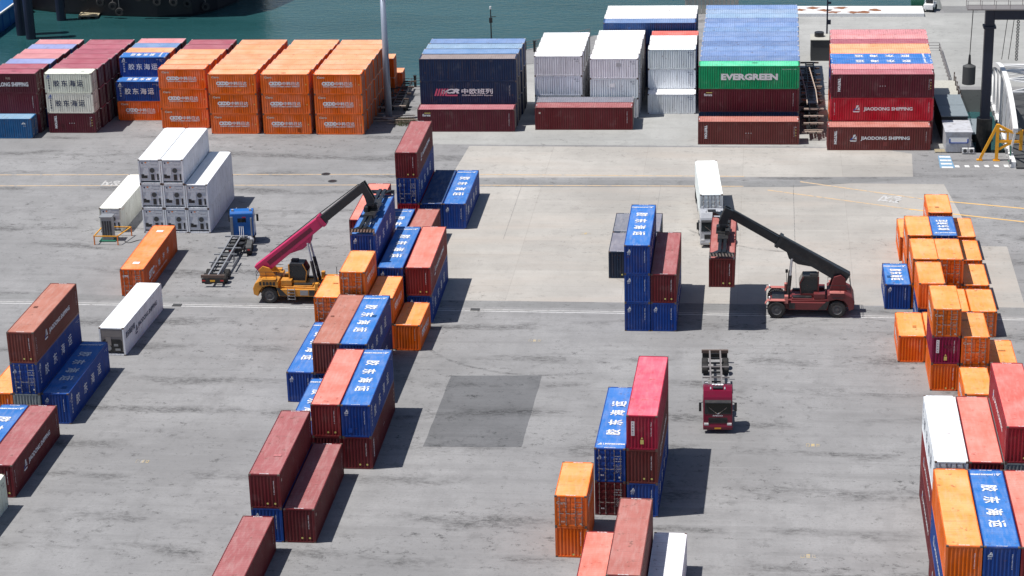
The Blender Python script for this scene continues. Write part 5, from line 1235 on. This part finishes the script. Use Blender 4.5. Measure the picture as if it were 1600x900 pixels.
# ------------------------------------------------------------------ quay edge: railings, bollards, parked chassis
def railing(label, pts, h=1.15, posts=1.8, mat='galv'):
    o = thing('quay_railing', label, 'railing', (0, 0, 0), group='quay railings')
    for a, b_ in zip(pts, pts[1:]):
        a, b_ = Vector(a), Vector(b_); n = max(1, int((b_-a).length/posts))
        for z in (0.4, 0.78, h):
            mb = MB(); mb.bar((*a, z), (*b_, z), 0.06); mb.build('rail', [mat], o)
        for i in range(n+1):
            p = a.lerp(b_, i/n); mb = MB(); mb.bar((*p, 0), (*p, h), 0.08); mb.build('post', [mat], o)
railing('pale pipe railing on the quay edge behind the lamp post', [(-51, 280.3), (-44.8, 281.3)])
railing('pipe railing on the quay edge between the navy and white blocks', [(-35, 299.8), (-33.5, 300.6), (-25, 308.3)])
railing('pipe railing along the pier edge at the right, beyond the striped block', [(19, 300.5), (24.3, 300.5), (24.4, 283)])
for i, (x, y) in enumerate(((-46.4, 280.8), (-45.5, 281.0), (-32.2, 299.6), (-30.0, 301.8))):
    mb = MB(); mb.cyl((0, 0, 0), (0, 0, 1.5), 0.18, n=12); mb.cyl((0, 0, 1.5), (0, 0, 1.62), 0.24, n=12)
    tag(mb.build('mooring_bollard', ['black']), ('left black post of the pair by the pale quay railing', 'right black post of the pair by the pale quay railing', 'black post on the quay beside the navy block', 'black post between the navy block and the white ones')[i], 'bollard', 'black posts on the quay').location = (x, y, 0)
def dark_chassis(label, x, y, rz, z=0.0, L=12.2, wheels=True, grp='dark chassis frames in store'):
    o = thing('chassis_frame', label, 'trailer chassis', (x, y, z), rz, grp)
    mb = MB()
    for s in (-1, 1): mb.bbox((s*0.5-0.07, 0, 0.85), (s*0.5+0.07, L, 1.15))
    mb.build('beam', ['black'], o)
    for yy in (0.1, L*0.28, L*0.5, L*0.75, L-0.2): MB().bbox((-1.2, yy-0.09, 0.98), (1.2, yy+0.09, 1.17)).build('cross_member', ['casting' if yy > 1 else 'rail_beige'], o)
    mb = MB()
    for i in range(9): mb.bbox((-0.43, 0.8+i*1.3, 0.9), (0.43, 0.9+i*1.3, 1.08))
    mb.build('rung', ['dark_grey'], o)
    if wheels:
        for s in (-1, 1):
            for yy in (2.0, 3.3): wheel(o, s*0.93, yy, 0.5, 0.55)
            MB().bbox((s*0.62-0.08, L-3.2, 0.05), (s*0.62+0.08, L-3.05, 0.9)).build('landing_leg', ['steel_grey'], o)
    return o
dark_chassis('empty black trailer chassis parked behind the lamp post', -46.8, 267.6, R(2))
dark_chassis('empty black trailer chassis lying beside the foot of the lamp post', -49.3, 267.0, R(-1))
for i in range(4):
    mb = MB()
    for k in range(3): mb.bar((-1.8+rnd.uniform(-.3, .3), k*0.3, 0.1+0.14*k), (1.9, k*0.3+rnd.uniform(-.4, .4), 0.12+0.15*k), 0.12, 0.10, m=k % 2)
    tag(mb.build('scrap_bar', ['rail_beige', 'casting']), ('pale bars heaped in front of the lamp post foot', 'bars lying left of the lamp post foot', 'bent bars at the right of the lamp post foot', 'loose bars between the lamp post and the navy block')[i], 'scrap metal', 'loose bars round the lamp post').location = ((-48.3, 264.2, 0), (-50.2, 265.8, 0), (-46.0, 264.9, 0), (-45.2, 263.1, 0))[i]
mb = MB()
for i in range(420):
    a = rnd.uniform(0, 6.28); r = rnd.random()**0.5; x = -45.0+r*math.cos(a)*1.6; y = 263.6+r*math.sin(a)*1.5; h = rnd.uniform(0.15, 0.7); dx, dy = rnd.uniform(-.15, .15), rnd.uniform(-.15, .15)
    mb.add([(x-0.03, y, 0), (x+0.03, y, 0), (x+dx, y+dy, h)], [(0, 1, 2)])
o = mb.build('weeds', ['weed'], fixn=False); o['kind'] = 'stuff'; o['label'] = 'dry weeds growing among the loose bars by the lamp post'
# stack of chassis with a gangway ladder on top, between the two right blocks
words = ('lowest', 'second lowest', 'middle', 'second highest', 'highest')
for i in range(5):
    dark_chassis(words[i]+' black frame of the chassis stack between the green-fronted and striped blocks', 6.1+rnd.uniform(-0.15, 0.15), 257.0+0.45*i, R(1), z=-0.7+0.78*i if i else 0, wheels=False, grp='black frames in the chassis stack')
for i in range(3):
    dark_chassis(('lower', 'middle', 'upper')[i]+' black frame of the farther chassis stack, behind the gangway', 6.2+rnd.uniform(-0.15, 0.15), 271.5, R(1), z=0 if i == 0 else 0.1+0.8*i, wheels=False, grp='black frames in the chassis stack')
o = thing('gangway', 'brown railed gangway ladder lying on the black chassis stack', 'gangway', (6.0, 258.6, 4.15), R(3))
a = [(0, 0, 0.1), (0.15, 5.2, 0.3), (-0.25, 11.5, 1.5)]
for s in (-1, 1):
    mb = MB()
    for p, q in zip(a, a[1:]): mb.bar((p[0]+s*0.62, p[1], p[2]), (q[0]+s*0.62, q[1], q[2]), 0.10, 0.22)
    mb.build('side_rail', ['rail_beige'], o)
mb = MB()
for p, q in zip(a, a[1:]):
    for k in range(9):
        c_ = Vector(p).lerp(Vector(q), (k+0.5)/9); mb.box(tuple(c_), (1.16, 0.24, 0.05))
mb.build('tread', ['dark_blue_steel'], o)
o = thing('equipment_box', 'grey box cabin with a dark round tank on top, behind the chassis stack', 'cabin', (7.8, 296.5, 0))
mb = MB(); mb.bbox((-1.35, -1.6, 0), (1.35, 1.6, 2.9)); mb.build('cabin', ['dark_grey'], o, bevel=0.02); mb = MB(); mb.bbox((-1.42, -1.7, 2.9), (1.42, 1.7, 3.0)); mb.build('roof', ['panel_beige'], o)
mb = MB(); mb.cyl((-0.2, 0.3, 3.0), (-0.2, 0.3, 3.6), 0.65, n=16); mb.build('tank', ['black'], o)

# ------------------------------------------------------------------ far pier: parapets, panels, small machine
o = thing('pier_parapet', 'low white parapet with rust stains along the far pier edge', 'parapet', (0, 0, 0))
mb = MB(); mb.bbox((3.0, 320.4, 0), (23.5, 325.2, 0.5)); mb.build('parapet', ['white_paint'], o)
for i in range(9):
    yc_ = rnd.choice((321.3, 322.6, 324.0)); x = 4.2+i*1.5+rnd.uniform(-.5, .5); mb = MB(); pts = [(x+1.1*math.cos(t)*rnd.uniform(.4, 1.3), yc_+0.9*math.sin(t)*rnd.uniform(.4, 1.1)) for t in [k*0.52 for k in range(12)]]
    mb.add([(px_, py_, 0.504+i*0.0015) for px_, py_ in pts], [tuple(range(12))]); mb.build('rust_patch', ['rust'], o, fixn=False)
o = thing('barrier_wall', 'beige panelled barrier behind the long blue-roofed container block', 'barrier', (0, 0, 0))
for i in range(13):
    MB().bbox((-11.8+i*0.62, 322.2, 0), (-11.24+i*0.62, 322.5, 2.4)).build('panel', ['panel_beige'], o)
MB().bbox((-11.9, 322.1, 2.4), (-3.8, 322.6, 2.6)).build('cap', ['panel_beige'], o)
o = thing('utility_vehicle', 'small white and dark utility vehicle parked at the far pier corner', 'vehicle', (24.6, 324.6, 0), R(75))
mb = MB(); mb.prism([(-1.5, 0.4), (1.5, 0.4), (1.55, 1.0), (0.7, 1.15), (-1.5, 1.15)], 'y', -0.7, 0.7); mb.build('body', ['white_paint'], o, bevel=0.04)
mb = MB()
for xx in (-0.7, 0.5):
    for yy in (-0.62, 0.62): mb.bar((xx, yy, 1.1), (xx, yy, 2.1), 0.07)
mb.bbox((-0.8, -0.7, 2.1), (0.65, 0.7, 2.2)); mb.build('canopy', ['white_paint'], o)
MB().bbox((-0.6, -0.5, 1.15), (0.3, 0.5, 1.6)).build('seat', ['black'], o)
for xx in (-1.0, 1.0):
    for yy in (-0.72, 0.72): wheel_y(o, xx, yy, 0.36, 0.22)
o = thing('storage_bin', 'dark green steel bin beside the small vehicle on the far pier', 'bin', (22.9, 327.2, 0))
mb = MB(); mb.prism([(-0.9, 0), (0.9, 0), (1.1, 2.4), (-1.1, 2.4)], 'y', -0.8, 0.8); mb.build('bin', ['green_steel'], o); MB().bbox((-1.12, -0.82, 2.4), (1.12, 0.82, 2.5)).build('lid', ['dark_grey'], o)

# ------------------------------------------------------------------ site cabins at the linkspan
o = thing('site_cabin', 'white ribbed site office with a blue framed notice on its front', 'cabin', (23.1, 254.9, 0), R(0.5))
mb = MB(); mb.bbox((-1.5, -2.4, 0.1), (1.5, 2.4, 2.5)); 
for i in range(15): mb.bbox((-1.42+i*0.195, -2.44, 0.15), (-1.34+i*0.195, -2.40, 1.15))
mb.build('wall', ['cabin_white'], o)
mb = MB(); mb.bbox((-1.62, -2.5, 2.5), (1.62, 2.5, 2.62)); mb.build('roof', ['cabin_white'], o)
mb = MB(); mb.bbox((-1.1, -2.44, 1.25), (1.15, -2.41, 1.95), 0); mb.bbox((-1.1, -2.46, 1.2), (1.15, -2.44, 1.32), 1)
for xx in (-1.1, 1.0): mb.bbox((xx, -2.46, 1.2), (xx+0.15, -2.44, 1.75), 1)
mb.build('notice_board', ['white_clean', 'logo_blue'], o)
for xx in (0.75, 1.5):
    ac = MB().bbox((xx-0.32, -2.95, 0.12), (xx+0.32, -2.62, 0.72)).build('air_conditioner', ['white_paint'], o)
    MB().cyl((xx, -2.99, 0.42), (xx, -2.955, 0.42), 0.22, n=16).build('fan_grille', ['dark_grey'], ac)
o = thing('slate_cabin', 'site cabin with a slate grey roof behind the white office', 'cabin', (22.9, 262.6, 0), R(1.5))
mb = MB(); mb.bbox((-1.5, -4.6, 0), (1.5, 4.6, 2.9)); mb.build('wall', ['dark_grey'], o)
mb = MB(); mb.bbox((-1.62, -4.75, 2.9), (1.62, 4.75, 3.02)); mb.bbox((-1.62, -0.05, 3.02), (1.62, 0.05, 3.05)); mb.build('roof', ['roof_slate'], o)
mb = MB(); mb.bbox((-1.0, -4.63, 0.1), (-0.1, -4.6, 2.1)); mb.build('door', ['white_paint'], o)
o = thing('pallet', 'small dark pallet lying beside the blue and white crossing', 'pallet', (21.1, 253.0, 0))
mb = MB()
for i in range(5): mb.bbox((-0.7, -0.55+i*0.24, 0.12), (0.7, -0.38+i*0.24, 0.15))
for x in (-0.6, 0, 0.6): mb.bbox((x-0.06, -0.55, 0), (x+0.06, 0.6, 0.12))
mb.build('deck', ['timber'], o)
o = thing('landing_stage', 'narrow grey landing stage with posts beyond the slate-roofed cabin', 'landing stage', (23.2, 276.5, 0))
mb = MB(); mb.bbox((-1.8, -6, 0.5), (1.8, 6, 0.7)); mb.build('deck', ['panel_beige'], o)
for sx in (-1.7, 1.7):
    for i in range(6): MB().bar((sx, -5.8+i*2.3, 0), (sx, -5.8+i*2.3, 1.9), 0.14).build('post', ['casting'], o)
    mb = MB(); mb.bar((sx, -5.8, 1.6), (sx, 5.7, 1.6), 0.06); mb.build('rail', ['galv'], o)
o = thing('floating_platform', 'small grey floating platform under the hanging counterweight', 'platform', (26.6, 270.5, -3))
mb = MB(); mb.bbox((-1.7, -3.4, -0.4), (1.7, 3.4, 0.9)); mb.build('float', ['black'], o); MB().bbox((-1.72, -3.42, 0.9), (1.72, 3.42, 1.0)).build('deck', ['roof_slate'], o)

# ------------------------------------------------------------------ linkspan bridge, its gantry and support bracket
o = thing('linkspan_bridge', 'white steel truss bridge rising from the quay at the right edge', 'bridge', (0, 0, 0))
Y0, Y1 = 246.8, 279.5
def topz(y):
    t = (y-Y0)/(Y1-Y0); return 0.9+6.4*math.sin(min(1, (t*0.86+0.13))*math.pi)**0.62
def botz(y): return 0.35-0.1*(y-Y0)/(Y1-Y0)
nb = 8
for X, nm in ((29.0, 'near'), (37.0, 'far')):
    ys = [Y0+(Y1-Y0)*i/nb for i in range(nb+1)]
    mb = MB(); fine_y = [Y0+(Y1-Y0)*i/24 for i in range(25)]
    for a, b_ in zip(fine_y, fine_y[1:]): mb.bar((X, a, topz(a)), (X, b_, topz(b_)), 0.55, 0.6)
    mb.build('top_chord', ['white_paint'], o)
    mb = MB(); mb.bar((X, Y0, botz(Y0)), (X, Y1, botz(Y1)), 0.55, 0.7); mb.build('bottom_chord', ['white_paint'], o)
    for i, y in enumerate(ys[1:-1]): mb = MB(); mb.bar((X, y, botz(y)), (X, y, topz(y)), 0.30, 0.34); mb.build('post', ['white_paint'], o)
    for i in range(nb):
        a, b_ = (ys[i], ys[i+1]) if i < nb/2 else (ys[i+1], ys[i]); mb = MB(); mb.bar((X, b_, botz(b_)), (X, a, topz(a)), 0.22, 0.24); mb.build('diagonal', ['white_paint'], o)
    mb = MB()
    for y in ys: mb.cyl((X-0.42, y, botz(y)+0.1), (X-0.42, y, botz(y)+0.7), 0.16, n=8)
    mb.build('bracket', ['steel_grey'], o)
mb = MB()
ys = [Y0+(Y1-Y0)*i/nb for i in range(2, nb+1)]
for i, y in enumerate(ys):
    mb.bar((29.0, y, topz(y)), (37.0, y, topz(y)), 0.20)
    if i < len(ys)-1:
        y2 = ys[i+1]; mb.bar((29.0, y, topz(y)), (37.0, y2, topz(y2)), 0.16); mb.bar((37.0, y, topz(y)+0.02), (29.0, y2, topz(y2)+0.02), 0.16)
mb.build('top_bracing', ['white_paint'], o)
mb = MB(); mb.bbox((29.3, Y0-0.5, -0.05), (36.7, Y1, 0.22)); mb.build('deck', ['dark_grey'], o)
o = thing('linkspan_gantry', 'dark navy steel gantry tower with a railed walkway over the linkspan', 'gantry', (0, 0, 0))
for X in (27.0, 40.0):
    mb = MB(); mb.bbox((X-0.55, 261.4, -5), (X+0.55, 262.6, 15.2)); mb.bbox((X-0.75, 261.2, 12.9), (X+0.75, 262.8, 13.15)); c_ = mb.build('column', ['dark_blue_steel'], o)
    mb = MB(); mb.cyl((X, 262, -5), (X, 262, 1.6), 0.95, n=20); mb.build('pile_sleeve', ['black'], c_)
mb = MB(); mb.bbox((27.5, 261.3, 14.0), (41, 262.7, 15.25)); mb.build('cross_beam', ['dark_blue_steel'], o)
mb = MB(); mb.bbox((24.2, 260.9, 15.25), (41, 263.1, 15.37)); mb.build('walkway', ['galv'], o)
mb = MB()
for yy in (260.95, 263.05):
    for z in (15.9, 16.4): mb.bar((24.2, yy, z), (41, yy, z), 0.05)
    for i in range(11): mb.bar((24.25+i*1.66, yy, 15.3), (24.25+i*1.66, yy, 16.4), 0.06)
mb.build('handrail', ['galv'], o)
mb = MB()
for X in (29.1, 29.9): mb.bar((X, 262, 14.0), (X, 278 if False else 266, 7.9), 0.07)
mb.build('hoist_cable', ['black'], o)
mb = MB()
for i in range(12): mb.lathe_y((30.4, 262, 13.6-i*0.42), [(-0.05, 0.1), (-0.05, 0.2), (0.05, 0.2), (0.05, 0.1), (-0.05, 0.1)], 8, 0)
mb.build('chain', ['black'], o)
o = thing('counterweight', 'dark cylindrical counterweight hanging on a rod beside the navy gantry tower', 'counterweight', (24.85, 262, 0))
mb = MB(); mb.cyl((0, 0, 5.9), (0, 0, 8.1), 0.78, n=24); mb.cyl((0, 0, 8.1), (0, 0, 8.35), 0.70, 0.3, n=24); mb.build('weight', ['dark_grey'], o)
mb = MB(); mb.cyl((0, 0, 8.3), (0, 0, 9.5), 0.2, 0.12, n=10); mb.cyl((0, 0, 9.5), (0.15, 0, 15.3), 0.05, n=8); mb.build('rod', ['black'], o)
o = thing('yellow_bracket', 'tall yellow steel A-frame bracket standing at the linkspan end', 'steel frame', (27.3, 249.6, 0), R(-2)); o.scale = (1.12, 1.12, 1.08)
mb = MB(); mb.bar((0, 0, 0), (0, 0, 4.1), 0.34); mb.build('post', ['bright_yellow'], o)
mb = MB(); mb.bar((-1.7, 0, 0.1), (-0.05, 0, 4.0), 0.26); mb.build('raking_leg', ['bright_yellow'], o)
mb = MB(); mb.bar((0, 0, 4.0), (1.4, 0, 3.25), 0.26); mb.bar((1.4, 0, 3.25), (2.5, 0, 3.15), 0.26); mb.build('upper_arm', ['bright_yellow'], o)
mb = MB(); mb.bar((0.15, 0, 2.2), (2.3, 0, 2.2), 0.28); mb.bar((0.15, 0, 3.3), (1.1, 0, 3.25), 0.18); mb.build('lower_arm', ['bright_yellow'], o)
mb = MB(); mb.bar((0.1, 0, 1.25), (1.5, 0, 2.1), 0.24); mb.build('brace', ['bright_yellow'], o)
mb = MB(); mb.bar((2.42, 0, 1.25), (2.42, 0, 3.5), 0.34); mb.bar((1.05, 0, 2.2), (1.05, 0, 3.3), 0.2); mb.build('end_post', ['bright_yellow'], o)
mb = MB(); mb.box((0, 0, 0.05), (0.7, 0.6, 0.1)); mb.box((-1.72, 0, 0.05), (0.6, 0.5, 0.1)); mb.build('base_plate', ['bright_yellow'], o)
o = thing('green_post', 'thin green steel post beside the yellow bracket', 'post', (28.85, 249.3, 0))
mb = MB(); mb.bar((0, 0, 0.08), (0, 0, 1.9), 0.14); mb.build('post', ['green_steel'], o); MB().box((0, 0, 0.04), (0.4, 0.4, 0.08)).build('base', ['green_steel'], o)
